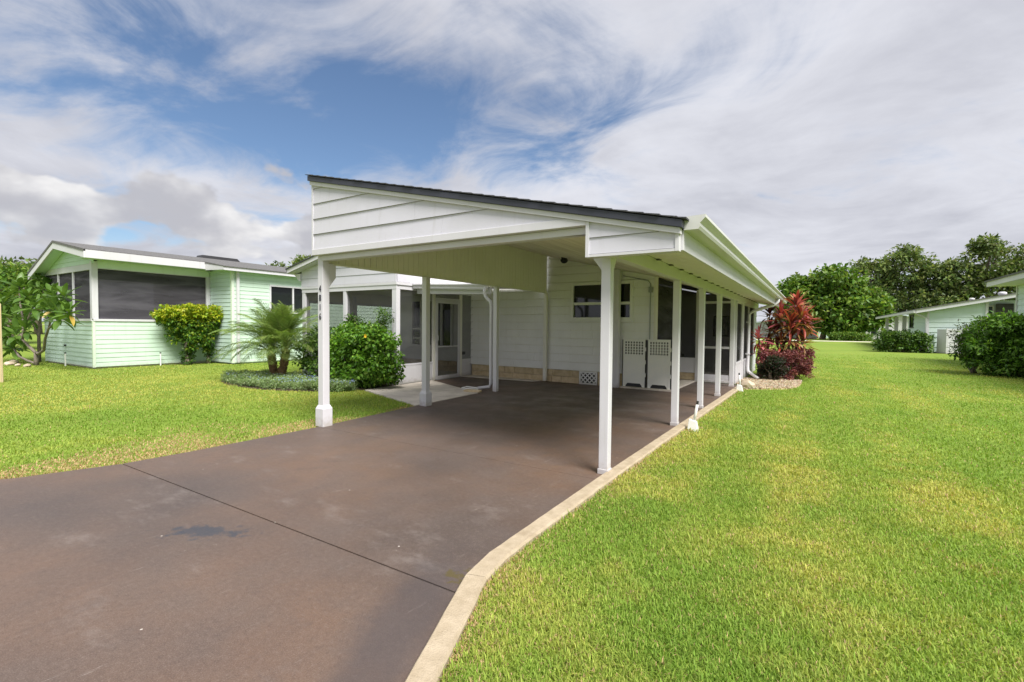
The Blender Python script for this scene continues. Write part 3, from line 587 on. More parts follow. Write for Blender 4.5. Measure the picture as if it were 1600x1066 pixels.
obj('tray', MB().poly([(-6.32, 8.56, .014), (-6.66, 8.50, .014), (-6.72, 8.74, .014), (-6.34, 8.78, .014), (-6.32, 8.56, .022), (-6.66, 8.50, .022), (-6.72, 8.74, .022), (-6.34, 8.78, .022)], [(3, 2, 1, 0), (4, 5, 6, 7), (0, 1, 5, 4), (1, 2, 6, 5), (2, 3, 7, 6), (3, 0, 4, 7)]), 'white_plastic', sb)
obj('rim', MB().tube([(-6.34, 8.78, .035), (-6.72, 8.74, .05), (-6.66, 8.50, .05), (-6.32, 8.56, .035)], .014, 6), 'white_plastic', sb)
tb = obj('paver', MB().prism_z([(-6.42, 8.25), (-6.05, 8.33), (-6.08, 8.47), (-6.44, 8.42)], .0121, .055), 'stone_tan', None, bevel=.008); tag(tb, 'small tan paver lying beside the white splash tray', 'paver')

# ================================================================== rear lanai under the same roof
ln_ = thing('lanai', 'dark screened lanai behind the right-hand row of carport posts', 'lanai', (-2.5, 13.5, 0))
LY = 13.5
blocks(ln_, 'y', LY+.05, -1, -3.15, -2.68, .036, .235); obj('kick_panel', MB().box(-3.15, -2.68, LY+.0, LY+.04, .237, .60), 'white_paint', ln_)
obj('rail', MB().box(-3.15, -2.68, LY-.012, LY+.05, .601, .64), 'white_paint', ln_); obj('screen', MB().box(-3.13, -2.70, LY+.02, LY+.021, .64, 2.5), 'screen_lanai', ln_)
obj('mullion', MB().box(-2.70, -2.62, LY-.02, LY+.05, 0, 2.45), 'white_paint', ln_); obj('mullion', MB().box(-3.165, -3.10, LY-.02, LY+.05, .04, 2.55), 'white_paint', ln_)
ld = obj('door', frame_y(MB(), -2.615, -1.80, LY-.02, LY+.03, .012, 2.14, .06), 'white_paint', ln_, .003)
obj('kick_plate', MB().box(-2.555, -1.86, LY-.012, LY+.015, .072, .22), 'white_paint', ld); obj('crossbar', MB().box(-2.555, -1.86, LY-.012, LY+.02, .90, .96), 'white_paint', ld); obj('door_screen', MB().box(-2.555, -1.86, LY+.0, LY+.001, .22, 2.08), 'screen_lanai', ld)
obj('transom_screen', MB().box(-2.62, -1.79, LY+.02, LY+.021, 2.14, 2.4), 'screen_lanai', ln_)
# side door of the house facing the slab
obj('side_screen', MB().box(-3.165, -3.16, HY+.12, LY-.03, .60, 2.6), 'screen_dark', ln_); obj('side_kick', MB().box(-3.18, -3.145, HY+.12, LY-.03, .05, .598), 'white_paint', ln_); obj('side_post', MB().box(-3.18, -3.13, HY+.021, HY+.12, .04, 2.6), 'cream_paint', ln_)
obj('red_jamb', MB().box(-3.159, -3.14, HY+.121, HY+.22, .6, 2.6), 'red_frame', ln_)
# wall facing the lawn
y = LY+.06; n = 0
for a, c in ((LY+.06, 14.72), (14.82, 16.2), (16.2, 17.6)):
    obj('kick_panel', MB().box(-1.76, -1.72, a, c, 0, .5), 'white_paint', ln_); obj('side_frame', frame_x(MB(), a, c, -1.77, -1.71, .5, 2.139, .05), 'white_paint', ln_); obj('screen', MB().box(-1.741, -1.74, a+.05, c-.05, .55, 2.09), 'screen_lanai', ln_)
siding(ln_, 'vinyl', [[(17.6, 0), (YB-.2, 0), (YB-.2, 2.139), (17.6, 2.139)]], 'x', -1.74, 1, 0, .203)
obj('floor', MB().box(-3.6, -1.76, LY+.05, YB-.3, -.05, .02), 'concrete_pad', ln_); obj('back_wall', MB().box(-6.0, -1.8, 17.6, 17.66, 0, 2.6), 'white_paint', ln_)
obj('inner_wall', MB().box(-6.0, -5.95, LY, 17.6, 0, 2.9), 'cream_paint', ln_)
pf = thing('picture_frame', 'dark framed picture on the lanai back wall seen through the screen', 'picture', (-2.75, 17.58, 1.5))
obj('frame', frame_y(MB(), -2.95, -2.45, 17.56, 17.595, 1.15, 1.85, .05), 'dark_plastic', pf); obj('print', MB().box(-2.91, -2.49, 17.585, 17.592, 1.19, 1.81), 'picture_print', pf)
ch = thing('armchair', 'pale cushioned armchair standing inside the dark lanai', 'armchair', (-3.9, 15.2, 0))
obj('seat', MB().box(-4.2, -3.55, 14.9, 15.5, .25, .45), 'fabric_grey', ch, .04); obj('backrest', MB().prism_x([(15.42, .42), (15.58, .42), (15.72, 1.0), (15.6, 1.02)], -4.2, -3.55), 'fabric_grey', ch, .03)
for xx in (-4.28, -3.53): obj('arm', MB().box(xx, xx+.08, 14.9, 15.6, .55, .62), 'dark_plastic', ch, .01)
for xx in (-4.25, -3.55):
    for yy in (14.92, 15.5): obj('leg', MB().box(xx, xx+.05, yy, yy+.05, .02, .55), 'dark_plastic', ch)
for xx in (-3.0,):
    bk = thing('side_table', 'small dark side table inside the lanai below the picture', 'table', (-2.2, 16.6, 0))
    obj('table_top', MB().box(-2.7, -1.95, 16.3, 16.8, .78, .84), 'white_paint', bk, .01)
    for lx in (-2.66, -2.03):
        for lyy in (16.34, 16.72): obj('leg', MB().box(lx, lx+.04, lyy, lyy+.04, .02, .78), 'dark_plastic', bk)

# ---- two white lattice screens that hide the bins
def privacy(x0, x1, y0, rz, label):
    t = thing('lattice_screen', label, 'lattice screen', ((x0+x1)/2, y0, .035), 'white plastic lattice screens on the slab')
    W = (x1-x0)/2; z0 = 0; h = 1.13; m = MB()
    m.box(-W, -W+.035, -.012, .012, 0, h); m.box(W-.035, W, -.012, .012, 0, h)
    fr = place('frame', m.box(-W+.035, W-.035, -.012, .012, h-.05, h).mesh('frame'), t, None); fr.data.materials.append(MATS['white_plastic']); fr.location = (0, 0, 0)
    lt = MB(); cols, rows = 7, 5; a0, a1, c0, c1 = -W+.035, W-.035, h-.37, h-.05; pw = (a1-a0)/cols; ph = (c1-c0)/rows
    for i in range(cols+1):
        xx = a0+i*pw; lt.box(max(a0, xx-.015), min(a1, xx+.015), -.008, .0, c0, c1)
    for j in range(rows+1):
        zz = c0+j*ph; lt.box(a0, a1, .0005, .008, max(c0, zz-.012), min(c1, zz+.012))
    o = place('lattice', lt.mesh('lattice'), t); o.data.materials.append(MATS['white_plastic']); o.location = (0, 0, 0)
    arch = [(-W+.035, c0), (-W+.035, .0), (-W+.06, .0)]+[(-W+.075+(2*W-.15)*k/10, .085*min(1, 3*math.sin(math.pi*(k+.6)/11.2)**1.0)) for k in range(11)]+[(W-.06, .0), (W-.035, .0), (W-.035, c0)]
    o = place('solid_panel', MB().prism_y(arch, -.006, .006).mesh('solid_panel'), t); o.data.materials.append(MATS['white_plastic']); o.location = (0, 0, 0)
    o = place('shade_sheet', MB().box(-W-.03, W+.03, .016, .021, .0, h-.02).mesh('shade_sheet'), t); o.data.materials.append(MATS['dark_plastic']); o.location = (0, 0, 0)  # added dark sheet, stands in for the shade behind the lattice holes
    for zz in (.25, .55, .85):
        o = place('hinge_clip', MB().box(W, W+.018, -.016, .016, zz, zz+.09).mesh('hinge_clip'), t); o.data.materials.append(MATS['white_plastic']); o.location = (0, 0, 0)
    t.rotation_euler = (0, 0, rad(rz))
privacy(-3.87, -3.34, 11.14, -2, 'white lattice-topped screen nearer the wall post, left of the pair')
privacy(-3.27, -2.76, 11.12, -1, 'white lattice-topped screen behind the second carport post, right of the pair')
bn = thing('wheeled_bin', 'dark wheeled bin standing behind the white lattice screens', 'bin', (-3.0, 11.6, .035))
obj('body', MB().loft([(-3.1, 11.4, .1), (-2.85, 11.4, .1), (-2.85, 11.75, .1), (-3.1, 11.75, .1)], [(-3.13, 11.32, 1.08), (-2.80, 11.32, 1.08), (-2.80, 11.8, 1.08), (-3.13, 11.8, 1.08)]), 'dark_plastic', bn, .02)
obj('lid', MB().box(-3.14, -2.79, 11.30, 11.84, 1.081, 1.13), 'dark_plastic', bn, .015)
for xx in (-3.12, -2.86): obj('wheel', MB().tube([(xx, 11.78, .14), (xx+.04, 11.78, .14)], .105, 14), 'dark_plastic', bn)

# ---- sprinkler risers along the kerb
def riser(x, y, lean, label):
    t = thing('sprinkler_riser', label, 'sprinkler', (x, y, 0), 'white sprinkler risers by the kerb')
    obj('base', MB().loft([(x-.075, y-.05, -.02), (x+.07, y-.06, -.02), (x+.075, y+.05, -.02), (x-.07, y+.06, -.02)], [(x-.055, y-.03, .15), (x+.05, y-.035, .12), (x+.05, y+.03, .12), (x-.05, y+.035, .15)]), 'white_plastic', t, .008)
    obj('pipe', MB().tube([(x+.01, y, .10), (x+.01+lean*.25, y, .36)], .019, 10), 'white_plastic', t, smooth=True)
    obj('nozzle', MB().tube([(x+.01+lean*.25, y, .36), (x+.01+lean*.29, y, .41)], .016, 8), 'dark_plastic', t)
riser(-1.44, 7.15, .16, 'white sprinkler riser at the kerb beside the second carport post')
riser(-1.45, 12.2, -.1, 'white sprinkler riser at the far end of the kerb by the gravel')

# ================================================================== mint house on the left
mh = thing('mint_house', 'mint green house with dark screened porch on the left lawn', 'house', (-18.9, 5.72, 0))
MX, MY = -18.9, 5.72
siding(mh, 'mint', [[(MY, .04), (9.13, .04), (9.13, 1.47), (MY, 1.47)]], 'x', MX, 1, .04, .143, lap=.014)
siding(mh, 'mint_cool', [[(-23.4, .04), (MX, .04), (MX, 1.47), (-23.4, 1.47)]], 'y', MY, -1, .04, .143, lap=.014)  # shaded side of the mint house, shade carried in the wall colour
obj('sill_trim', MB().box(MX-.02, MX+.04, MY, 9.13, 1.471, 1.54), 'white_paint', mh); obj('sill_trim', MB().box(-23.4, MX-.02, MY-.04, MY+.02, 1.471, 1.54), 'white_paint', mh)
obj('corner_post', MB().box(MX-.13, MX+.025, MY-.025, MY+.13, 1.54, 3.32), 'white_paint', mh); obj('corner_board', MB().box(MX-.05, MX+.022, MY-.022, MY+.05, .03, 1.47), 'mint_trim', mh)
obj('screen', MB().box(MX-.041, MX-.04, MY+.13, 9.0, 1.54, 3.12), 'screen_dark', mh); obj('header', MB().box(MX-.06, MX, MY+.13, 9.13, 3.12, 3.36), 'mint_trim', mh); obj('screen_frame', MB().box(MX-.06, MX+.02, 9.0, 9.13, 1.54, 3.119), 'white_paint', mh)
obj('head_trim', MB().box(MX-.05, MX+.012, MY+.13, 9.0, 3.10, 3.12), 'white_paint', mh)
for a, c in ((-20.55, MX-.13), (-21.95, -20.63), (-23.3, -22.03)): obj('screen', MB().box(a, c, MY+.04, MY+.041, 1.54, 3.06), 'screen_dark', mh)
for a in (-20.63, -22.03, -23.4): obj('screen_frame', MB().box(a, a+.08, MY-.0, MY+.07, 1.54, 3.06), 'white_paint', mh)
obj('head_beam', MB().box(-23.5, MX-.131, MY-.01, MY+.07, 3.06, 3.25), 'white_paint', mh)
def zr(x): return 3.60+.174*(-18.35-x) if x > -21 else 4.06-.34*(-21-x)
siding(mh, 'mint', [[(-23.2, 3.25), (-18.8, 3.25), (-18.8, zr(-18.8)-.2), (-21, zr(-21)-.2), (-23.2, 3.27)]], 'y', MY, -1, 3.25, .143, lap=.014)
for (a, c) in ((-18.35, -21.0), (-21.0, -23.65)):
    x0, x1 = min(a, c), max(a, c)
    obj('barge_board', MB().prism_y([(x0, zr(x0)-.25), (x1, zr(x1)-.25), (x1, zr(x1)-.01), (x0, zr(x0)-.01)], 5.36, 5.40), 'white_paint', mh)
    obj('roof_slope', MB().prism_y([(x0, zr(x0)-.06), (x1, zr(x1)-.06), (x1, zr(x1)+.012), (x0, zr(x0)+.012)], 5.345, 22), 'shingle_grey', mh)
    obj('soffit', MB().prism_y([(x0+.02, zr(x0)-.20), (x1-.02, zr(x1)-.20), (x1-.02, zr(x1)-.18), (x0+.02, zr(x0)-.18)], 5.40, MY-.02), 'mint', mh)
obj('fascia', MB().box(-18.36, -18.325, 5.40, 9.2, 3.35, 3.585), 'white_paint', mh); obj('eave_soffit', MB().box(-18.88, -18.36, 5.42, 9.16, 3.36, 3.38), 'mint', mh)
obj('fascia_return', MB().box(-18.36, -17.12, 9.0, 9.04, 3.30, 3.52) if False else MB().box(-18.32, -18.0, 9.15, 9.19, 3.34, 3.55), 'white_paint', mh)
obj('eave_return', MB().box(-24.1, -23.4, 5.9, 5.94, 3.05, 3.2).box(-24.12, -24.08, 5.94, 12, 3.05, 3.2), 'white_paint', mh)
# deeper wing
siding(mh, 'mint_cool', [[(MX+.03, .04), (-17.4, .04), (-17.4, 3.3), (MX+.03, 3.3)]], 'y', 9.14, -1, .04, .143, lap=.014)  # same mint wall, its bluish shade painted in
siding(mh, 'mint', rects_minus(9.2, 20, .04, 3.3, [(10.5, 12.2, 1.82, 2.9)]), 'x', -17.4, 1, .04, .143, lap=.014)
obj('corner_board', MB().box(-17.47, -17.375, 9.115, 9.2, .03, 3.3), 'mint_trim', mh)
obj('downspout', MB().tube([(-17.33, 9.30, 3.28), (-17.33, 9.30, .05)], .06, 4, A4), 'white_paint', mh)
obj('wing_core', MB().box(-23, -17.42, 9.2, 20, 0, 3.3), 'mint', mh)
obj('eave_fascia', MB().box(-17.12, -17.08, 8.72, 21, 3.26, 3.38), 'white_paint', mh); obj('eave_soffit', MB().box(-18.9, -17.12, 9.02, 21, 3.29, 3.31).box(-18.0, -17.12, 8.76, 9.02, 3.29, 3.31), 'mint', mh)
obj('wing_fascia', MB().prism_y([(-18.3, 3.31), (-17.09, 3.27), (-17.09, 3.38), (-18.3, 3.58)], 8.70, 8.74), 'white_paint', mh)
obj('wing_roof', MB().prism_y([(-18.4, 3.56), (-17.05, 3.375), (-17.05, 3.40), (-18.4, 3.625)], 8.69, 21), 'shingle_grey', mh)
wd = obj('window', frame_x(MB(), 10.5, 12.2, -17.44, -17.36, 1.82, 2.9, .06), 'white_paint', mh); obj('mullion', MB().box(-17.43, -17.37, 11.44, 11.50, 1.88, 2.84), 'white_paint', wd)
obj('pane', MB().box(-17.41, -17.405, 10.55, 12.15, 1.87, 2.85), 'window_glass', wd)
obj('ridge_vent', MB().loft([(-21.75, 9.9, 4.0), (-21.2, 9.9, 4.0), (-21.2, 11.6, 4.0), (-21.75, 11.6, 4.0)], [(-21.7, 10.0, 4.22), (-21.25, 10.0, 4.22), (-21.25, 11.4, 4.22), (-21.7, 11.4, 4.22)]), 'dark_plastic', mh)
obj('porch_floor', MB().box(-23.3, MX-.05, MY+.05, 9.1, -.05, .1), 'concrete_pad', mh); obj('inner_wall', MB().box(-23.3, MX-.1, 9.05, 9.1, .1, 3.3), 'cream_paint', mh)
obj('tap', MB().box(-21.3, -21.22, MY-.06, MY-.021, .62, .68), 'dark_plastic', mh)
for x, y, lb in ((-18.72, 7.45, 'thin white pipe stub against the mint wall left of the yellow-green shrub'), (-20.75, 5.55, 'thin white pipe stub at the mint front wall beside the frangipani')):
    t = thing('pipe_stub', lb, 'pipe', (x, y, 0)); obj('pipe', MB().tube([(x, y, -.02), (x, y, .40)], .022, 8), 'white_plastic', t); obj('cap', MB().tube([(x, y, .40), (x, y, .44)], .026, 8), 'dark_plastic', t)

# ================================================================== houses on the right
rh = thing('pale_green_house', 'pale green house with sloping white roof edge beyond the right lawn', 'house', (6, 39.7, 0))
def zrr(x): return 2.74+.20*(x-5.4)
siding(rh, 'pale_green', [[(6.0, .06), (8.62, .06), (8.62, zrr(8.62)-.24), (6.0, zrr(6.0)-.24)]], 'y', 39.7, -1, .06, .31, lap=.03)
siding(rh, 'pale_green', rects_minus(39.7, 47.3, .06, 2.62, [(44.9, 46.6, 1.55, 2.55)]), 'x', 6.0, -1, .06, .31, lap=.03)
wd = obj('window', frame_x(MB(), 44.9, 46.6, 5.95, 6.05, 1.55, 2.55, .08), 'dark_plastic', rh); obj('pane', MB().box(5.99, 6.0, 44.95, 46.55, 1.6, 2.5), 'window_glass', wd)
obj('corner_board', MB().box(5.94, 6.03, 39.62, 39.74, .05, 2.6), 'white_paint', rh); obj('corner_board', MB().box(8.6, 8.72, 39.6, 39.76, .05, zrr(8.65)-.24), 'white_paint', rh)
obj('barge_board', MB().prism_y([(5.3, zrr(5.3)-.24), (9.95, zrr(9.95)-.24), (9.95, zrr(9.95)-.02), (5.3, zrr(5.3)-.02)], 39.2, 39.26), 'white_paint', rh)
obj('roof', MB().prism_y([(5.28, zrr(5.28)-.03), (13, zrr(13)-.03), (13, zrr(13)+.02), (5.28, zrr(5.28)+.02)], 39.15, 62), 'shingle_grey', rh); obj('gutter', MB().box(5.2, 5.32, 39.2, 62, 2.5, 2.66), 'white_paint', rh)
obj('downspout', MB().tube([(5.3, 39.45, 2.5), (5.45, 39.5, 2.4), (5.88, 39.55, 2.2), (5.9, 39.55, .1)], .05, 4, A4), 'white_paint', rh)
obj('recess_wall', MB().box(8.7, 10.4, 41.4, 41.5, 0, 3.3), 'house_blue', rh); obj('recess_side', MB().box(8.62, 8.7, 39.78, 41.4, .05, 3.1), 'cream_paint', rh)
wd = obj('window', frame_y(MB(), 8.85, 9.35, 41.3, 41.4, 1.5, 3.0, .07), 'white_paint', rh); obj('pane', MB().box(8.9, 9.3, 41.34, 41.35, 1.55, 2.95), 'window_glass', wd); obj('screen', MB().box(9.4, 10.2, 41.2, 41.21, .3, 3.1), 'screen_dark', rh)
obj('post', MB().box(9.86, 9.98, 39.4, 39.52, 0, zrr(9.9)-.25), 'white_paint', rh)
obj('core', MB().box(6.05, 8.6, 39.8, 47.2, 0, 2.6), 'pale_green', rh)
for yy in (49.5, 54.0, 60.5): obj('carport_post', MB().box(5.9, 6.15, yy, yy+.25, 0, 2.56), 'white_paint', rh)
for (x, y, s) in ((8.45, 42, .15), (9.9, 42.2, .22)): obj('roof_vent', MB().tube([(x, y, zrr(x)), (x, y, zrr(x)+s*.5), (x, y, zrr(x)+s*.9), (x, y, zrr(x)+s*1.1)], [s*.7, s, s*.95, s*.45], 12), 'white_paint', rh, smooth=True)
fp = thing('privacy_fence', 'white vinyl fence panel against the pale green house', 'fence', (6.7, 39.3, 0))
obj('return_panel', MB().loft([(6.42, 39.55, 0), (6.80, 39.05, 0), (6.83, 39.07, 0), (6.45, 39.58, 0)], [(6.42, 39.55, 1.48), (6.80, 39.05, 1.48), (6.83, 39.07, 1.48), (6.45, 39.58, 1.48)]), 'white_paint', fp)
for k in range(9): obj('plank', MB().box(6.83+k*.21, 7.035+k*.21, 39.04, 39.07, .06, 1.42), 'white_paint', fp)
obj('rail', MB().box(6.8, 8.75, 39.02, 39.09, 1.42, 1.5).box(6.8, 8.75, 39.02, 39.09, .03, .06), 'white_paint', fp); obj('post', MB().box(6.76, 6.85, 38.98, 39.08, 0, 1.53), 'white_paint', fp)
nh = thing('pale_blue_house', 'pale house with overhanging white eave at the right picture edge', 'house', (7.5, 22, 0))
siding(nh, 'house_blue', [[(14, .05), (29.8, .05), (29.8, 3.42), (14, 3.42)]], 'x', 7.5, -1, .05, .25, lap=.025); obj('corner_board', MB().box(7.44, 7.54, 29.78, 29.88, .04, 3.42), 'white_paint', nh)
obj('core', MB().box(7.53, 15, 14, 29.77, 0, 3.4), 'house_blue', nh)
def zn(x): return 3.66+.2*(x-6.55)
obj('fascia', MB().box(6.55, 6.60, 13.6, 30.2, 3.42, 3.64), 'white_paint', nh); obj('soffit', MB().box(6.601, 7.49, 13.7, 30.15, 3.43, 3.45), 'cream_paint', nh)
obj('roof', MB().prism_y([(6.5, zn(6.5)-.02), (11.2, zn(11.2)-.02), (11.2, zn(11.2)+.05), (6.5, zn(6.5)+.05)], 13.5, 30.3).prism_y([(11.2, zn(11.2)-.02), (16, zn(6.5)-.02), (16, zn(6.5)+.05), (11.2, zn(11.2)+.05)], 13.5, 30.3), 'shingle_grey', nh)
def far_house(label, mat, x0, x1, y, h, rise, roofmat, wins=()):
    t = thing('distant_house', label, 'house', ((x0+x1)/2, y, 0)); xm = (x0+x1)/2
    obj('wall', MB().prism_y([(x0, 0), (x1, 0), (x1, h), (xm, h+rise), (x0, h)], y, y+9), mat, t)
    obj('roof', MB().prism_y([(x0-.4, h-.1), (xm, h+rise), (x1+.4, h-.1), (x1+.4, h+.08), (xm, h+rise+.2), (x0-.4, h+.08)], y-.4, y+9.4), roofmat, t)
    for a, c, lo_, hi in wins:
        f = obj('window', frame_y(MB(), a, c, y-.06, y, lo_, hi, .08), 'white_paint', t); obj('pane', MB().box(a+.07, c-.07, y-.03, y-.02, lo_+.07, hi-.07), 'window_glass', f)
far_house('distant white house seen between the posts of the pale green house', 'white_paint', 5.9, 13.0, 84, 2.6, .9, 'house_blue', ((6.5, 7.3, .6, 1.5), (8.2, 9.0, .6, 1.5)))
far_house('distant teal house half hidden behind the broad green tree', 'mint_cool', .4, 5.4, 88, 2.3, .6, 'shingle_grey', ((1.5, 2.6, .8, 1.7), (3.2, 4.2, .8, 1.7)))
far_house('distant white house peeking out between red cordyline and green tree', 'white_paint', -8.5, .2, 82, 2.1, .7, 'house_blue', ((-1.4, -.6, .7, 1.5),))
structure('road', MB().poly([(-400, 66.5, LAWN_Z+.006), (400, 66.5, LAWN_Z+.006), (400, 70.0, LAWN_Z+.006), (-400, 70.0, LAWN_Z+.006)], [(0, 1, 2, 3)]), 'concrete_pad', 'pale narrow road crossing behind the far end of the lawn')
tp = obj('timber_post', MB().loft([(-16.48, 3.13, -.05), (-16.36, 3.13, -.05), (-16.36, 3.25, -.05), (-16.48, 3.25, -.05)], [(-16.47, 3.14, 1.86), (-16.37, 3.14, 1.86), (-16.37, 3.24, 1.86), (-16.47, 3.24, 1.86)]), 'timber_post', None, bevel=.01)
tag(tp, 'pale timber post on the left lawn at the picture edge', 'post')

# ================================================================== foliage tools
def mesh_np(name, V, F, col=None, mat='foliage', smooth=False):
    me = bpy.data.meshes.new(name); k = F.shape[1]
    me.vertices.add(len(V)); me.vertices.foreach_set('co', V.astype(np.float32).ravel()); me.loops.add(F.size); me.loops.foreach_set('vertex_index', F.astype(np.int32).ravel())
    me.polygons.add(len(F)); me.polygons.foreach_set('loop_start', np.arange(0, F.size, k, dtype=np.int32)); me.polygons.foreach_set('loop_total', np.full(len(F), k, dtype=np.int32))
    if smooth: me.polygons.foreach_set('use_smooth', np.ones(len(F), dtype=bool))
    me.update()
    if col is not None:
        a = me.color_attributes.new('Col', 'FLOAT_COLOR', 'POINT'); a.data.foreach_set('color', np.c_[col, np.ones(len(col))].astype(np.float32).ravel())
    me.materials.append(MATS[mat]); return me
def unit(a): return a/np.maximum(np.linalg.norm(a, axis=1, keepdims=True), 1e-9)
def leaf_mesh(name, P0, D, N, L, W, col, fold=.18, droop=.15):
    """a folded, drooping leaf (4 triangles) at every point P0 along D with face normal N"""
    D = unit(D); Sd = unit(np.cross(N, D)); N = unit(np.cross(D, Sd)); L = L[:, None]; W = W[:, None]; n = len(P0)
    v0 = P0; v1 = P0+D*L*.45-Sd*W*.5+N*W*fold; v2 = P0+D*L*.45+Sd*W*.5+N*W*fold; v3 = P0+D*L-N*L*droop; v4 = P0+D*L*.5
    V = np.stack([v0, v1, v2, v3, v4], 1).reshape(-1, 3); i = np.arange(n)[:, None]*5
    F = np.concatenate([i+np.array([[0, 4, 1]]), i+np.array([[1, 4, 3]]), i+np.array([[0, 2, 4]]), i+np.array([[2, 3, 4]])], 0)
    return mesh_np(name, V, F, np.repeat(col, 5, 0))
def pick_cols(n, pal, jit=.12):
    pal = np.array(pal); c = pal[rng.integers(0, len(pal), n)]; c = c*(1+rng.normal(0, jit, (n, 1))); return np.clip(c*(1+rng.normal(0, .05, (n, 3))), .004, .9)
def clump_leaves(centers, radii, per, L, W, pal, flat=.75, up_=.5, seed_cols=None, out=1.0):
    """leaves scattered over the outer part of many small clumps, so the crown keeps gaps"""
    m = len(centers); idx = np.repeat(np.arange(m), per); n = len(idx)
    d = unit(rng.normal(size=(n, 3))); r = radii[idx]*(rng.random(n)**.45); off = d*r[:, None]; off[:, 2] *= flat
    P0 = centers[idx]+off; D = d*out+rng.normal(0, .6, (n, 3)); D[:, 2] += .05-rng.random(n)*.5; N = rng.normal(0, .6, (n, 3)); N[:, 2] += up_+.5; N += d*.5
    cc = pick_cols(n, pal); tone = 1+rng.normal(0, .16, (m, 1)); cc = cc*tone[idx]
    return P0, D, N, L*(.7+.6*rng.random(n)), W*(.7+.6*rng.random(n)), np.clip(cc, .004, .9)
def ell_points(n, c, r, shell=.55):
    d = unit(rng.normal(size=(n, 3))); q = (shell+(1-shell)*rng.random(n))[:, None]; return np.array(c)+d*q*np.array(r)
def crown_part(parent, arr, name='crown', **k):
    o = place(name, leaf_mesh(name, *arr, **k), parent); o['kind'] = 'stuff'; return o
OAK = [(.10, .155, .042), (.13, .185, .05), (.17, .22, .06), (.08, .125, .036), (.20, .24, .075)]
BROAD = [(.085, .175, .022), (.12, .22, .028), (.15, .25, .034), (.065, .14, .02), (.20, .27, .045)]
def limb(m, a, c, r0, r1, n=5, wob=.12):
    a = Vector(a); c = Vector(c); L = (c-a).length; pts = []; rr = []
    for i in range(n+1):
        t = i/n; q = a.lerp(c, t); s = math.sin(math.pi*t)*wob*L
        pts.append(q+Vector((random.uniform(-s, s), random.uniform(-s, s), random.uniform(0, s)))); rr.append(r0+(r1-r0)*t)
    m.tube(pts, rr, 7); return pts
def tree(label, x, y, h, trunk_r, lobes, pal, nclump, per, L, W, crad, group='trees beyond the lawn', name='tree', trunk_h=None):
    t = thing(name, label, 'tree', (x, y, 0), group); th = trunk_h or h*.35
    m = MB(); m.tube([(x, y, -.1), (x+.02*h, y, th*.4), (x-.01*h, y, th)], [trunk_r*1.35, trunk_r, trunk_r*.8], 10); tr = obj('trunk', m, 'bark', t, smooth=True)
    lm = MB(); cs = []
    for (lx, ly, lz, rx, ry, rz, wgt) in lobes:
        c = (x+lx, y+ly, lz); limb(lm, (x, y, th*.9), c, trunk_r*.6, trunk_r*.15)
        pts = ell_points(int(nclump*wgt), c, (rx, ry, rz)); cs.append(pts)
        for q in pts[:10]: limb(lm, c, q, trunk_r*.14, trunk_r*.04, 3)
    obj('limbs', lm, 'bark', t, smooth=True); cs = np.concatenate(cs)
    crown_part(t, clump_leaves(cs, crad*(.6+.7*rng.random(len(cs))), per, L, W, pal)); return t
# trees on the far side of the lawn
tree('broad bright green tree behind the red cordyline', .8, 78, 10, .3, [(-2.5, 0, 6.2, 3.3, 3, 2.9, .9), (1.0, 0, 7.2, 3.4, 3, 2.7, 1), (4.2, 0, 4.6, 3.0, 3, 2.7, 1), (.5, -1, 4.0, 5.2, 3, 2.8, 1.3), (-3.8, 1, 4.5, 2.4, 2.5, 2.2, .6), (5.6, 0, 2.9, 1.6, 2, 1.5, .4), (2.0, -1, 2.3, 3.8, 2, 1.5, .7)], BROAD, 85, 42, .62, .34, .85, trunk_h=3)
tree('tall dark oak left of the two oaks above the pale green house', 11.5, 97, 15, .5, [(0, 0, 10.8, 4.2, 4, 3.2, 1), (-3.6, 0, 9.8, 3.2, 3, 2.6, .8), (3.6, 0, 9.0, 3.2, 3, 3, .8), (-2.6, 0, 6.4, 4.0, 3, 2.8, .9), (2.6, -1, 6.0, 4.0, 3, 2.8, .9), (.5, 0, 13.2, 2.0, 2, 1.5, .35), (-5.4, 0, 11.6, 1.5, 1.5, 1.0, .2), (5.8, 0, 6.2, 2.6, 3, 2.8, .6)], OAK, 78, 30, .58, .30, .80)
tree('tall dark oak at the right picture edge', 21.5, 96, 15, .5, [(0, 0, 11.2, 4.0, 4, 3.4, 1), (-3.6, 0, 9.4, 3.2, 3, 3, .8), (4.0, 0, 10.4, 3.8, 3, 3.2, .9), (0, 0, 6.4, 5.0, 4, 3.2, 1.2), (6.6, 0, 7.6, 3.6, 3, 3.8, .9), (-1, 0, 13.6, 1.8, 2, 1.2, .3), (-4.6, -1, 5.6, 3.0, 3, 2.8, .7)], OAK, 78, 30, .58, .30, .80)
tree('olive oak behind the corner house at the right edge', 31, 92, 14, .45, [(0, 0, 9.4, 5, 4, 3.6, 1.1), (-4, 0, 6.6, 3.4, 3, 2.8, .7), (5, 0, 8, 4, 3, 3.4, .7)], OAK, 70, 30, .6, .32, .9)
tree('dark round tree between the bright tree and the oaks', 8.6, 108, 9, .3, [(0, 0, 5.5, 3.2, 3, 3.4, 1)], OAK, 70, 40, .6, .32, .9)
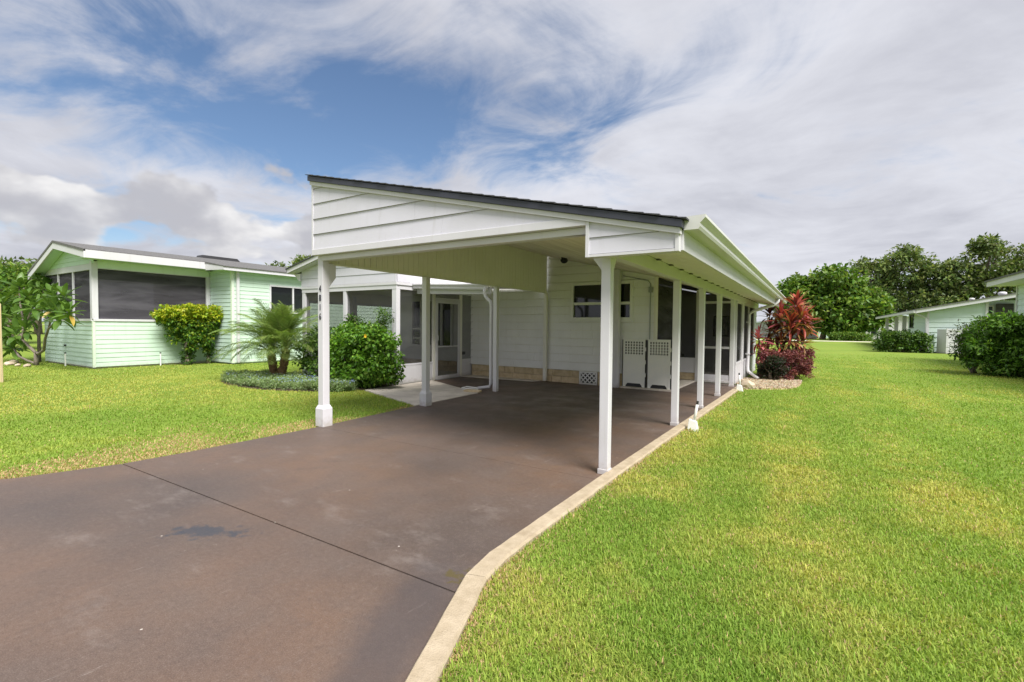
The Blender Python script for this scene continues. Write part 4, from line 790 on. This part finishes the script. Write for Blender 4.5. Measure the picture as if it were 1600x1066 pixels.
# trees behind the houses on the left
tree('dense green tree behind the left end of the mint house', -74, 17.5, 8, .3, [(0, 0, 5.4, 4.2, 3, 2.6, 1), (-4, -1, 5.8, 3, 3, 2.6, .8), (4, 1.5, 5.0, 2.4, 2.4, 2.0, .6)], OAK, 70, 42, .55, .3, .8, 'trees behind the left houses')
tree('small tree top showing over the mint house roof', -52.5, 32.5, 8.4, .25, [(0, 0, 6.4, 2.0, 2, 1.9, .8)], OAK, 60, 40, .45, .25, .7, 'trees behind the left houses')
tree('tree top showing over the porch roof beside the carport', -49.2, 34.3, 9, .25, [(0, 0, 6.8, 2.2, 2, 2.1, .8)], OAK, 60, 40, .45, .25, .7, 'trees behind the left houses')
tree('leafy tree left of the frangipani at the picture edge', -34, 7.0, 4.5, .15, [(0, 0, 3.1, 1.9, 1.5, 1.2, .7), (-1.8, -1, 2.4, 1.8, 1.5, 1.2, .5)], BROAD, 50, 36, .30, .16, .5, 'trees behind the left houses')
tree('dark rounded tree far left behind the frangipani', -44, 8.0, 5.5, .2, [(0, 0, 3.0, 3.2, 2, 2.4, 1)], OAK, 80, 42, .4, .22, .6, 'trees behind the left houses')

# ------------------------------------------------------------------ shrubs
HEDGE = [(.05, .11, .016), (.07, .145, .02), (.10, .19, .028), (.04, .085, .015), (.13, .22, .036)]
def shrub(name, label, base, cents, crad, per, L, W, pal, stems, part='foliage', cat='shrub', up_=.5, group=None):
    t = thing(name, label, cat, base, group); m = MB()
    for k in range(stems):
        q = cents[rng.integers(0, len(cents))]; limb(m, (base[0]+random.uniform(-.08, .08), base[1]+random.uniform(-.08, .08), -.02), tuple(q), .03, .008, 4, .08)
    obj('stems', m, 'bark_smooth', t, smooth=True)
    crown_part(t, clump_leaves(cents, crad*(.7+.6*rng.random(len(cents))), per, L, W, pal, up_=up_), part); return t
def vol_points(n, fn, lo, hi):
    out = []
    while len(out) < n:
        p = rng.random((n*3, 3))*(np.array(hi)-np.array(lo))+np.array(lo); out += list(p[fn(p)])
    return np.array(out[:n])
# hibiscus with its yellow flower
cs = vol_points(230, lambda p: ((p[:, 0]+9.0)/1.15)**2+((p[:, 1]-7.62)/.50)**2+((p[:, 2]-.68)/.76)**4 < 1, (-10.4, 6.9, .08), (-7.6, 8.2, 1.46))
hb = shrub('hibiscus_bush', 'lush green hibiscus bush with a yellow flower beside the porch', (-9.1, 7.62, 0), cs, .17, 60, .085, .062, [(.085, .20, .018), (.12, .26, .024), (.16, .31, .035), (.065, .155, .016), (.20, .34, .045)], 14)
fl = MB()
for k in range(5):
    a = 2*math.pi*k/5; p0 = Vector((-8.18, 7.10, 1.20)); d = Vector((math.cos(a), -.35, math.sin(a))); e = Vector((-math.sin(a), 0, math.cos(a)))
    fl.poly([p0, p0+d*.026+e*.022, p0+d*.045+e*.009, p0+d*.045-e*.009, p0+d*.026-e*.022], [(0, 1, 2, 3, 4)])
basic('petal_yellow', (.80, .50, .02), .5, (.85, .60, .05)); basic('flower_blue', (.22, .30, .62), .6, (.35, .45, .75), scale=60)
obj('flower', fl, 'petal_yellow', hb)
cs = vol_points(90, lambda p: ((p[:, 0]+10.55)/.75)**2+((p[:, 1]-7.75)/.42)**2+((p[:, 2]-.6)/.70)**4 < 1, (-11.3, 7.2, .05), (-9.7, 8.2, 1.3))
shrub('dark_shrub', 'dark leafy shrub between the palm and the hibiscus', (-10.5, 7.75, 0), cs, .16, 48, .075, .05, HEDGE, 8)
cs = vol_points(22, lambda p: p[:, 2] > 0, (-9.9, 7.85, 1.35), (-9.45, 8.1, 1.72)); cs = np.concatenate([cs, vol_points(26, lambda p: p[:, 2] > 0, (-8.75, 7.85, 1.3), (-8.45, 8.1, 1.78))])
shrub('thin_shrub', 'sparse dark shrub rising above the hibiscus against the porch screen', (-9.0, 7.95, 0), cs, .10, 26, .055, .035, HEDGE, 12)
# yellow-topped shrub at the mint house
def flare(p):
    z = p[:, 2]; h = np.clip((z-.5)/1.3, 0, 1); yc = 8.40-.10*h; ry = np.where(z < .5, .02, .28+.95*h**.7); rx = .14+.34*h
    return (((p[:, 1]-yc)/ry)**2+((p[:, 0]+18.35)/rx)**2 < 1) & (z < 2.02-.10*np.abs(p[:, 1]-8.3))
cs = vol_points(210, flare, (-18.9, 6.9, .2), (-17.8, 9.6, 2.0))
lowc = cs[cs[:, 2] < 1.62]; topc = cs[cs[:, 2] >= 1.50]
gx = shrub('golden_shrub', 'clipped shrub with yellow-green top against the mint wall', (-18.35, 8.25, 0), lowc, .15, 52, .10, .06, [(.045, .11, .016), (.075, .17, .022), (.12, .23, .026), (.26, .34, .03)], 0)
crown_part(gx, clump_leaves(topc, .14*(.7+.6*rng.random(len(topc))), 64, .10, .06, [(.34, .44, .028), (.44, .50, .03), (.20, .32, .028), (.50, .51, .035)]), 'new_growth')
m = MB()
for yb_, spread in ((8.12, .18), (8.20, .15), (8.05, .15), (8.78, .14), (8.82, .1)):
    limb(m, (-18.35, yb_, -.02), (-18.35+random.uniform(-.15, .15), yb_+random.uniform(-spread, spread), .95), .045, .025, 5, .06)
obj('stems', m, 'bark_smooth', gx, smooth=True)
st = np.array([(-18.35+random.uniform(-.12, .12), random.choice((8.12, 8.8))+random.uniform(-.16, .16), random.uniform(.08, .75)) for _ in range(46)])
crown_part(gx, clump_leaves(st, .09*np.ones(len(st)), 22, .085, .05, [(.05, .12, .016), (.09, .17, .025), (.035, .08, .012)]), 'stem_leaves')
# big bush at the right edge, hedge by the pale green house, far clipped hedge
cs = np.concatenate([ell_points(150, (5.55, 21.5, .85), (1.55, 1.2, .95), .45), ell_points(60, (5.3, 21.3, 1.55), (.9, .8, .45), .4), ell_points(40, (6.9, 21.5, 1.0), (1.0, 1, .9), .4)])
cs[:, 2] = np.maximum(cs[:, 2], .12)
shrub('large_bush', 'large bright green bush at the right edge of the lawn', (5.6, 21.5, 0), cs, .26, 80, .13, .055, [(.075, .17, .018), (.11, .225, .025), (.145, .27, .032), (.055, .12, .016)], 12)
cs = ell_points(70, (4.55, 22.1, 1.0), (.62, .6, .78), .4)
shrub('wispy_bush', 'darker wispy bush growing into the left side of the large bush', (4.55, 22.1, 0), cs, .20, 42, .09, .04, [(.045, .07, .022), (.065, .09, .03), (.03, .05, .016), (.10, .09, .04)], 10)
cs = vol_points(120, lambda p: ((p[:, 0]-4.75)/1.35)**4+((p[:, 2]-.62)/.66)**4 < 1, (3.4, 39.0, .05), (6.1, 40.3, 1.28))
shrub('house_hedge', 'rounded green hedge at the corner of the pale green house', (4.75, 39.6, 0), cs, .26, 60, .15, .09, HEDGE, 6, cat='hedge')
cs = vol_points(110, lambda p: p[:, 2] > 0, (1.6, 72, .1), (5.7, 72.9, .85)); shrub('far_hedge', 'long low clipped hedge beyond the far road', (3.6, 72.4, 0), cs, .30, 46, .2, .12, BROAD, 4, cat='hedge')
# burgundy hedge and cordylines at the end of the carport
cs = vol_points(190, lambda p: ((p[:, 0]+.72)/.63)**6+((p[:, 1]-16.1)/.85)**6 < 1, (-1.4, 15.2, .06), (-.05, 17.0, .80))
cs = cs[(cs[:, 2] < .82-.05*np.abs(cs[:, 0]))]
bh = shrub('burgundy_hedge', 'clipped burgundy hedge below the red cordyline', (-.7, 16.1, 0), cs, .12, 90, .055, .034, [(.17, .045, .055), (.23, .07, .075), (.11, .034, .04), (.28, .11, .095)], 6, cat='hedge')
cs = vol_points(60, lambda p: ((p[:, 0]+1.0)/.34)**2+((p[:, 1]-15.10)/.25)**2+((p[:, 2]-.36)/.33)**2 < 1, (-1.5, 14.8, .05), (-.6, 15.4, .72))
shrub('dark_round_shrub', 'small dark green and purple rounded shrub in front of the burgundy hedge', (-1.0, 15.1, 0), cs, .10, 80, .045, .03, [(.022, .04, .016), (.035, .055, .02), (.06, .03, .03), (.018, .03, .014)], 5)
def strap(name, L, W, bend, mat, n=6):                  # one sword-shaped leaf along +X
    V = []; F = []
    for i in range(n+1):
        t = i/n; wd_ = W*(math.sin(math.pi*min(1, t*.93+.07))**.7)*(.35+.65*min(1, t*3)); z = bend*L*t*t*-1+.12*L*t; x_ = L*t*(1-.18*abs(bend)*t)
        V += [(x_, -wd_/2, z+wd_*.16), (x_, 0, z), (x_, wd_/2, z+wd_*.16)]
    for i in range(n):
        for k in (0, 1): F.append((i*3+k, i*3+k+1, i*3+k+4, i*3+k+3))
    me = bpy.data.meshes.new(name); me.from_pydata(V, [], F); me.materials.append(MATS[mat])
    for p in me.polygons: p.use_smooth = True
    return me
def put_leaf(me, parent, pos, az_, el, name='leaf', sc=1.0, roll=0.0):
    o = place(name, me, parent, pos); o.rotation_euler = (roll, -el, az_); o.rotation_mode = 'XYZ'
    q = Matrix.Rotation(az_, 4, 'Z') @ Matrix.Rotation(-el, 4, 'Y') @ Matrix.Rotation(roll, 4, 'X'); o.rotation_euler = q.to_euler(); o.scale = (sc,)*3; return o
CORD = {k: [strap('leaf', .55*l, .085*l2, bd, 'cordyline_'+k) for l, l2, bd in ((1, 1, .35), (.85, 1.1, .6), (1.05, .9, .15))] for k in ('pink', 'red', 'dark', 'bronze')}
def cordyline(label, base, heads, group):
    t = thing('cordyline', label, 'cordyline', base, group); m = MB()
    for (hx, hy, hz, n, sc, mixk) in heads:
        limb(m, (base[0]+(hx-base[0])*.15, base[1]+(hy-base[1])*.15, 0), (hx, hy, hz), .028, .02, 5, .05)
    obj('stems', m, 'bark_smooth', t, smooth=True)
    for (hx, hy, hz, n, sc, mixk) in heads:
        for k in range(n):
            f = k/n; el = rad(82-118*f+random.uniform(-9, 9)); az_ = k*2.399+random.uniform(-.3, .3)
            kind = random.choices(('pink', 'red', 'dark', 'bronze'), mixk(f))[0]
            put_leaf(random.choice(CORD[kind]), t, (hx, hy, hz-.28*f*sc+random.uniform(-.02, .02)), az_, el, 'leaf', sc*random.uniform(.8, 1.12), random.uniform(-.35, .35))
    return t
mxp = lambda f: (1.6-1.5*f, 1.4, .25+1.5*f, .1+1.0*f); mxr = lambda f: (.9-.8*f, 1.8-.6*f, .2+1.2*f, .2+.9*f); mxd = lambda f: (.1, .15, 1.5, .8)
cordyline('large red cordyline with bright crimson leaves behind the burgundy hedge', (-.72, 16.6, 0), [(-.50, 16.6, 2.18, 54, .95, mxp), (-.36, 16.4, 1.80, 54, .95, mxr), (-.88, 16.4, 1.80, 50, .9, mxp), (-.62, 16.3, 1.62, 46, .9, mxp), (-.24, 16.7, 1.60, 44, .9, mxr), (-1.0, 16.6, 1.40, 40, .9, mxd), (-.6, 16.3, 1.28, 44, .9, mxd), (-.28, 16.4, 1.12, 36, .85, lambda f: (.05, .4, 1.0, 1.6)), (-.85, 16.2, 1.05, 34, .8, mxd)], 'cordylines at the lanai')
cordyline('smaller pink cordyline against the lanai screen by the downspout', (-1.42, 15.75, 0), [(-1.40, 15.75, 1.18, 34, .78, lambda f: (2, .4, .5*f, .1)), (-1.30, 15.7, .80, 26, .66, lambda f: (1.6, .2, 1.2*f, .1))], 'cordylines at the lanai')
cordyline('dark strap-leaved cordyline against the white lanai wall', (-1.25, 17.2, 0), [(-1.22, 17.2, 1.95, 26, .9, mxd), (-1.2, 17.1, 1.4, 26, .9, mxd), (-1.25, 17.0, .9, 22, .8, mxd)], 'cordylines at the lanai')
# frangipani with big leaves
PL = [strap('leaf', .38*l, .115*l2, bd, 'plumeria_leaf', 6) for l, l2, bd in ((1, 1, .25), (.9, 1.1, .45), (1.1, .95, .1))]; PO = [strap('leaf', .36, .10, .5, 'plumeria_old', 6)]
def frangipani(label, base, limbs_, tips, group=None, n=15):
    t = thing('frangipani', label, 'tree', base, group); m = MB()
    for pts, r0, r1 in limbs_: m.tube(pts, [.72*(r0+(r1-r0)*i/(len(pts)-1)) for i in range(len(pts))], 8)
    obj('trunk', m, 'bark_smooth', t, smooth=True)
    for (tx, ty, tz, s) in tips:
        for k in range(int(n)):
            f = k/n; el = rad(70-118*f+random.uniform(-12, 12)); az_ = k*2.399+random.uniform(-.35, .35)
            old = random.random() < .03
            put_leaf(random.choice(PO if old else PL), t, (tx+random.uniform(-.03, .03), ty+random.uniform(-.03, .03), tz-.12*f), az_, el, 'leaf', s*random.uniform(.8, 1.2), random.uniform(-.4, .4))
def fp_(px, py, dy=0.0): return (-21.8+(px-57)*.0571, 5.1+dy, max(.0, (568-py)*.0216))
fb = fp_(57, 568)
frangipani('frangipani tree with long curved branches before the mint front wall', fb,
  [([(fb[0], 5.1, -.05), fp_(57, 560), fp_(57, 549)], .095, .085), ([fp_(57, 549), fp_(65, 550, -.05), fp_(78, 543, -.1), fp_(84, 526, -.15), fp_(90, 511, -.15), fp_(99, 504, -.15), fp_(110, 497, -.15)], .065, .035),
   ([fp_(90, 511, -.15), fp_(93, 490, -.1), fp_(95, 470, -.1)], .04, .03), ([fp_(57, 550), fp_(52, 540, -.1), fp_(44, 530, -.15), fp_(36, 524, -.15)], .07, .04), ([fp_(56, 566), fp_(48, 562, -.1), fp_(40, 556, -.2), fp_(30, 545, -.2)], .055, .04),
   ([fp_(44, 530, -.15), fp_(47, 505, -.1), fp_(60, 480, -.1)], .045, .03), ([fp_(44, 530, -.15), fp_(34, 500), fp_(28, 470), fp_(28, 445)], .05, .03), ([fp_(40, 526, -.1), fp_(25, 510, -.1), fp_(8, 495, -.1)], .045, .03)],
  [fp_(*q)+(sc,) for *q, sc in ((96, 464, -.1, 1.3), (112, 466, -.1, 1.2), (112, 494, -.2, 1.35), (124, 488, -.2, 1.1), (101, 484, -.2, 1.25), (78, 470, 0, 1.2), (62, 478, -.1, 1.25), (84, 482, -.1, 1.1), (36, 522, -.2, 1.3), (50, 512, -.15, 1.2), (30, 543, -.2, 1.3), (12, 524, -.2, 1.3), (8, 492, -.1, 1.3), (28, 492, -.1, 1.3), (44, 494, 0, 1.2), (28, 445, 0, 1.35), (14, 456, 0, 1.3), (40, 462, 0, 1.2), (3, 540, -.1, 1.3), (18, 508, -.3, 1.2), (5, 470, -.1, 1.2))])
frangipani('taller frangipani at the left picture edge', (-23.6, 5.6, 0), [([(-23.6, 5.6, -.05), (-23.6, 5.6, .9), (-23.3, 5.6, 1.9), (-22.9, 5.6, 2.6)], .08, .04), ([(-23.6, 5.6, .9), (-24.3, 5.5, 1.8), (-24.8, 5.5, 2.7)], .06, .03), ([(-23.3, 5.6, 1.9), (-23.7, 5.5, 2.5), (-23.9, 5.5, 3.0)], .04, .03)],
  [(-22.9, 5.6, 2.65, 1.2), (-23.9, 5.5, 3.05, 1.25), (-24.8, 5.5, 2.75, 1.25), (-22.3, 5.6, 2.35, 1.1), (-24.4, 5.5, 2.2, 1.2), (-23.4, 5.4, 2.4, 1.2), (-23.2, 5.5, 3.0, 1.1)])
# stones round the frangipani
def stone_mesh(s):
    me = MB(); import bmesh
    bm = bmesh.new(); bmesh.ops.create_icosphere(bm, subdivisions=2, radius=s)
    for v in bm.verts: v.co *= random.uniform(.82, 1.12); v.co.z *= .65
    m = bpy.data.meshes.new('stone'); bm.to_mesh(m); bm.free(); m.materials.append(MATS['rock']); return m
SM = [stone_mesh(.10) for _ in range(3)]
for k, (x, y, s, lb) in enumerate(((-21.2, 4.75, 1.0, 'small stone right of the frangipani trunk'), (-22.5, 4.6, 1.3, 'larger stone left of the frangipani trunk'), (-23.4, 4.9, 1.4, 'stone furthest left below the frangipani'), (-21.75, 4.65, .8, 'smallest stone directly in front of the frangipani trunk'))):
    o = place('stone', SM[k % 3]); o.location = (x, y, .03); o.scale = (s,)*3; tag(o, lb, 'stone', 'stones around the frangipani')
o = place('boulder', SM[1]); o.location = (-1.36, 12.75, .10); o.scale = (1.9, 1.5, 1.8); tag(o, 'tan boulder at the corner of the gravel bed by the kerb end', 'boulder')
# pygmy date palm
pb = (-11.55, 7.2, 0); pm = thing('date_palm', 'small date palm with two leaning trunks and arching feathery fronds', 'palm', pb)
for (tx, ty, tz) in ((-11.80, 7.15, .74), (-11.34, 7.28, .82)):
    m = MB(); a = Vector((pb[0]+(tx-pb[0])*.2, pb[1], -.05)); c = Vector((tx, ty, tz)); pts = [a.lerp(c, i/8)+Vector(((i/8)*(1-i/8)*-.15*(1 if tx < pb[0] else -1), 0, 0)) for i in range(9)]
    m.tube(pts, [.11, .09, .082, .08, .08, .085, .09, .09, .06], 12); tk = obj('trunk', m, 'palm_bark', pm, smooth=True)
    boots = MB()
    for k in range(90):
        t_ = .05+.9*k/90; q = a.lerp(c, t_)+Vector((t_*(1-t_)*-.15*(1 if tx < pb[0] else -1), 0, 0)); an = k*2.399; d = Vector((math.cos(an), math.sin(an), 0)); e = Vector((-d.y, d.x, 0)); r_ = .08
        p0 = q+d*r_*.9; boots.loft([p0-e*.03-Vector((0, 0, .03)), p0+e*.03-Vector((0, 0, .03)), p0+e*.022+d*.025, p0-e*.022+d*.025], [p0-e*.02+d*.02+Vector((0, 0, .03)), p0+e*.02+d*.02+Vector((0, 0, .03)), p0+e*.012+d*.05+Vector((0, 0, .05)), p0-e*.012+d*.05+Vector((0, 0, .05))])
    o = obj('leaf_bases', boots, 'palm_bark', tk); o['kind'] = 'stuff'
def frond_mesh(L, droop):
    V = []; F = []; cl_ = []; n = 60
    def spine(t): return np.array([L*t*(1-.12*t), 0, L*(.55*t-droop*t*t)])
    for i in range(n):
        t = .14+.86*i/n; p = spine(t); tn = spine(min(1, t+.02))-spine(t-.02); tn /= np.linalg.norm(tn)
        for s in (-1, 1):
            ll = L*.27*(math.sin(math.pi*(.15+.80*t))**.8)*random.uniform(.8, 1.1); d = tn*.75+np.array([0, s*.75, random.uniform(-.1, .35)]); d /= np.linalg.norm(d)
            e = p+d*ll+np.array([0, 0, -.28*ll]); md = p+d*ll*.55; sw = np.cross(d, [0, 0, 1]); sw = sw/np.linalg.norm(sw)*.0052
            o = len(V); V += [p-sw*.6, p+sw*.6, md+sw, md-sw, e]; F += [(o, o+1, o+2, o+3), (o+3, o+2, o+4)]
            cc = np.array(random.choice([(.17, .27, .06), (.22, .31, .075), (.13, .22, .045), (.26, .33, .09)])); cl_ += [cc]*5
    for i in range(14):
        t0, t1 = i/14, (i+1)/14; a_, b_ = spine(t0), spine(t1); w_ = .012*(1-t0)+.004; o = len(V); V += [a_+[0, -w_, 0], a_+[0, w_, 0], b_+[0, w_*.9, 0], b_+[0, -w_*.9, 0], a_+[0, 0, -w_], b_+[0, 0, -w_*.9]]; F += [(o, o+1, o+2, o+3), (o, o+3, o+5, o+4), (o+1, o+4, o+5, o+2)]; cl_ += [np.array((.16, .20, .06))]*6
    me = bpy.data.meshes.new('frond'); me.from_pydata([tuple(v) for v in V], [], F); a = me.color_attributes.new('Col', 'FLOAT_COLOR', 'POINT'); a.data.foreach_set('color', np.c_[np.array(cl_), np.ones(len(V))].astype(np.float32).ravel()); me.materials.append(MATS['foliage']); return me
FM = [frond_mesh(l, d) for l, d in ((1.5, .50), (1.7, .62), (1.4, .36), (1.6, .75))]
for (tx, ty, tz, n) in ((-11.80, 7.15, .74, 44), (-11.34, 7.28, .82, 46)):
    for k in range(n):
        f = k/n; el = rad(76-96*f+random.uniform(-10, 10)); az_ = k*2.399+random.uniform(-.2, .2)
        put_leaf(random.choice(FM), pm, (tx, ty, tz), az_, el, 'frond', random.uniform(.72, .98), random.uniform(-.3, .3))
# blue-flowering ground cover round the palm
bedc = [(-11.0, 6.85, 1.95, .80), (-9.5, 7.0, 1.0, .55)]
def in_bed(x, y): return np.any([((x-a)/rx)**2+((y-c)/ry)**2 < 1 for a, c, rx, ry in bedc], axis=0)
def vnz(q): return .5+.5*np.sin(q[:, 0]*5.1+1.3*np.sin(q[:, 1]*7))*np.cos(q[:, 1]*4.3)
n = 3000; q = np.c_[rng.uniform(-13.1, -8.3, n), rng.uniform(5.9, 7.8, n), np.zeros(n)]; q = q[in_bed(q[:, 0], q[:, 1])]; q[:, 2] = .05+.17*rng.random(len(q))*(.4+.6*vnz(q))
tag(place('ground_cover', leaf_mesh('ground_cover', *clump_leaves(q, .085*np.ones(len(q)), 34, .038, .016, [(.22, .31, .14), (.28, .37, .18), (.16, .25, .08), (.33, .40, .22), (.22, .32, .09)], up_=.9))), 'low grey-green ground cover with small blue flowers around the palm', kind='stuff')
fq = q[rng.random(len(q)) < .22]; fq = np.repeat(fq, 3, 0)+rng.normal(0, .05, (len(fq)*3, 3)); fq[:, 2] = .17+.05*rng.random(len(fq)); dn = np.c_[rng.normal(size=(len(fq), 2)), np.zeros(len(fq))]; wt = (fq[:, 0] > -10.2) | (rng.random(len(fq)) < .25); fq = fq[wt]; dn = dn[wt]
tag(place('blue_flowers', leaf_mesh('blue_flowers', fq, dn, np.tile([[0, -.5, 1.]], (len(fq), 1)), .030*np.ones(len(fq)), .030*np.ones(len(fq)), pick_cols(len(fq), [(.28, .36, .68), (.38, .46, .75)]))), 'tiny blue flowers dotted over the ground cover', kind='stuff')
structure('flower_bed', MB().prism_z([(-11.0+2.0*math.cos(a), 6.85+.85*math.sin(a)) for a in np.linspace(0, 2*math.pi, 40)[:-1]], LAWN_Z, LAWN_Z+.012), 'mulch', 'dark mulch bed beneath the palm and its ground cover')
structure('shrub_bed', MB().prism_z([(-9.2, 6.95), (-8.4, 7.32), (-8.42, 8.22), (-12.0, 8.22), (-12.0, 7.7)], LAWN_Z, LAWN_Z+.017), 'mulch', 'dark mulch strip below the hibiscus along the porch')
# gravel bed at the end of the kerb
GR = [(-1.42, 12.55), (-.98, 12.85), (-.50, 13.3), (-.33, 13.9), (-.28, 14.8), (-.3, 15.5), (-1.0, 15.4), (-1.68, 15.3), (-1.68, 13.5), (-1.5, 13.0)]
def in_poly(px, py, poly):
    c = np.zeros(len(px), bool)
    for (x0, y0), (x1, y1) in zip(poly, poly[1:]+poly[:1]):
        cond = ((y0 > py) != (y1 > py)); xi = (x1-x0)*(py-y0)/((y1-y0) if y1 != y0 else 1e-9)+x0; c ^= cond & (px < xi)
    return c
structure('gravel_bed', MB().prism_z(GR, LAWN_Z, .012), 'stone_tan', 'tan gravel bed at the end of the carport')
n = 5200; q = np.c_[rng.uniform(-1.7, .1, n), rng.uniform(12.5, 15.5, n)]; q = q[in_poly(q[:, 0], q[:, 1], GR)]; n = len(q)
ico = np.array([(1, 0, 0), (-1, 0, 0), (0, 1, 0), (0, -1, 0), (0, 0, 1), (0, 0, -1)], float); icf = np.array([(0, 2, 4), (2, 1, 4), (1, 3, 4), (3, 0, 4), (2, 0, 5), (1, 2, 5), (3, 1, 5), (0, 3, 5)])
R3 = rng.normal(size=(n, 3, 3)); R3 = np.linalg.qr(R3)[0]; sz = (.014+.022*rng.random((n, 1, 1)))*(1+rng.normal(0, .18, (n, 6, 1)))
V = (ico[None]*sz)@R3; V[:, :, 2] *= .7; V += np.c_[q, .018+.012*rng.random(n)][:, None, :]; F = (np.arange(n)[:, None, None]*6+icf[None]).reshape(-1, 3)
tag(place('gravel', mesh_np('gravel', V.reshape(-1, 3), F, np.repeat(pick_cols(n, [(.52, .41, .27), (.60, .50, .36), (.42, .32, .21), (.66, .58, .46)]), 6, 0), 'foliage')), 'loose tan gravel stones spread over the bed', kind='stuff')

# ================================================================== grass blades
def vn(x, y, s, seed):                                  # smooth value noise
    x = x*s+seed*17.3; y = y*s+seed*9.1; xi = np.floor(x).astype(np.int64); yi = np.floor(y).astype(np.int64); fx = x-xi; fy = y-yi; fx = fx*fx*(3-2*fx); fy = fy*fy*(3-2*fy)
    def h(a, c): v = (a*374761393+c*668265263+seed*1442695)&0x7fffffff; v = ((v ^ (v >> 13))*1274126177) & 0x7fffffff; return ((v ^ (v >> 16)) & 0xffff)/65535.
    return (h(xi, yi)*(1-fx)+h(xi+1, yi)*fx)*(1-fy)+(h(xi, yi+1)*(1-fx)+h(xi+1, yi+1)*fx)*fy
def line_x(line, y): L = np.array(line); return np.interp(y, L[:, 1], L[:, 0])
def blades(r0_, r1_, count, w0, lmin, lmax, sd_):
    u = rng.random(count); rr2 = 2.6**2; k0 = math.log(1+r0_**2/rr2); k1 = math.log(1+r1_**2/rr2)
    r = np.sqrt(rr2*(np.exp(k0+(k1-k0)*u)-1)); a = rng.uniform(-1.32, 1.02, count)+YAW
    x = -np.sin(a)*r; y = np.cos(a)*r
    lx = line_x(LEFT, y); rx = line_x(RIGHT, np.minimum(y, 13.4))+.125
    right = (x > rx+.012*rng.random(count)) & ~((y > 12.4) & in_poly(x, y, GR)) & ~((y > 13) & (x < -1.6))
    left = (x < lx-.02) & (y < 8.6) & ~((x > -8.4) & (y > 7.22-(x+8.36)*.3636)) & ~in_bed(x, y) & ~((x < -18.86) & (y > 5.70)) & ~((x < -17.35) & (y > 9.1)) & ~((y > 7.25) & (x > -12))
    left |= (x < -12.6) & (x > -18.8) & (y > 8.5) & (y < 14) & ~((x < -17.35) & (y > 9.1))
    k = (right | left) & (rng.random(count) < (r1_-r)/(.3*r1_)); x, y, r = x[k], y[k], r[k]; isl = left[k]; n = len(x)
    z0 = np.where(isl, LAWN_Z, LAWN_Z+.012)
    big = vn(x, y, .35, 1); mid = vn(x, y, 1.3, 2); sm = vn(x, y, 5.0, 3)
    dry = np.clip((big*.45+mid*.35+sm*.35)-.52, 0, 1)*2.0
    dl = np.where(isl, line_x(LEFT, y)-x, 9.0); band = .16+(.55+.85*vn(x, y, 1.0, 5))*np.exp(-((y-2.9)/1.5)**2); edge = np.clip(1.3-dl/band, 0, 1.0)*np.clip(.1+1.5*vn(x, y, 2.2, 6)+.5*(vn(x, y, 6.0, 16)-.5), 0, 1); edge = np.where(isl & (y < 6.6), edge, 0)
    dk = np.where(isl, 9, x-rx[k]); edge = np.maximum(edge, .65*np.exp(-np.abs(dk)/.10)*vn(x, y, 2.5, 8))
    fields = np.where(isl, np.clip(1.5*vn(x, y, .28, 11)-.35, 0, 1)*.55, 0)
    green = np.array([[.195, .325, .046]])+(np.array([[.29, .41, .066]])-np.array([[.195, .325, .046]]))*mid[:, None]
    yel = np.array([[.46, .465, .105]]); brown = np.array([[.52, .37, .20]])
    stripe = np.where(isl, 0, np.clip(1.6*np.sin((x+.06*y+.25*vn(x, y, .6, 21))*2*np.pi/1.15)+.2, -1, 1))*np.clip((r-2)/3, 0, 1)
    dry = np.clip(dry*(1+.5*stripe)+.12*np.maximum(stripe, 0), 0, 1)
    f = np.clip(dry*1.0+fields*.9+rng.normal(0, .22/(1+r/9), n), 0, 1)[:, None]; col = green*(1-f)+yel*f
    isb = (rng.random(n) < np.clip(edge*1.7+(.20*dry+.085)/(1+r/7), 0, .92)); col = np.where(isb[:, None], brown*(.7+.6*rng.random((n, 1))), col)
    col *= (1+rng.normal(0, .2, (n, 1))/(1+r[:, None]/9))
    L = rng.uniform(lmin, lmax, n)*np.where(rng.random(n) < .05, 1.7, 1)*(1+.25*(sm-.5))*np.where(isb, .7, 1); W = w0*(1+r/6.5)*(.7+.6*rng.random(n)); az_ = rng.random(n)*2*np.pi; tilt = np.radians(rng.uniform(8, 80, n))
    d = np.c_[np.cos(az_), np.sin(az_), np.zeros(n)]; s_ = np.c_[-np.sin(az_), np.cos(az_), np.zeros(n)]; up_ = np.array([[0, 0, 1.]])
    b0 = np.c_[x, y, z0]; h = np.cos(tilt)[:, None]*L[:, None]; o_ = np.sin(tilt)[:, None]*L[:, None]; W = W[:, None]
    v0 = b0-s_*W*.5; v1 = b0+s_*W*.5; mpt = b0+up_*h*.62+d*o_*.42; v2 = mpt+s_*W*.45; v3 = mpt-s_*W*.45; v4 = b0+up_*h*.88+d*o_
    V = np.stack([v0, v1, v2, v3, v4], 1).reshape(-1, 3); i = np.arange(n)[:, None]*5
    return V, np.concatenate([i+np.array([[0, 1, 2]]), i+np.array([[0, 2, 3]]), i+np.array([[3, 2, 4]])], 0), np.repeat(np.clip(col, .01, .9), 5, 0), isl
def grass(sets):
    Vs = []; Fs = []; Cs = []; o = 0
    for (V, F, c_, _) in sets: Vs.append(V); Fs.append(F+o); Cs.append(c_); o += len(V)
    return mesh_np('grass', np.concatenate(Vs), np.concatenate(Fs), np.concatenate(Cs), 'grass_blade')
tag(place('grass', grass([blades(.7, 7.0, 640000, .0035, .018, .042, 1), blades(5.5, 36.0, 560000, .0043, .024, .044, 2)])), 'short coarse grass blades of the lawn with dry brown patches', kind='stuff')
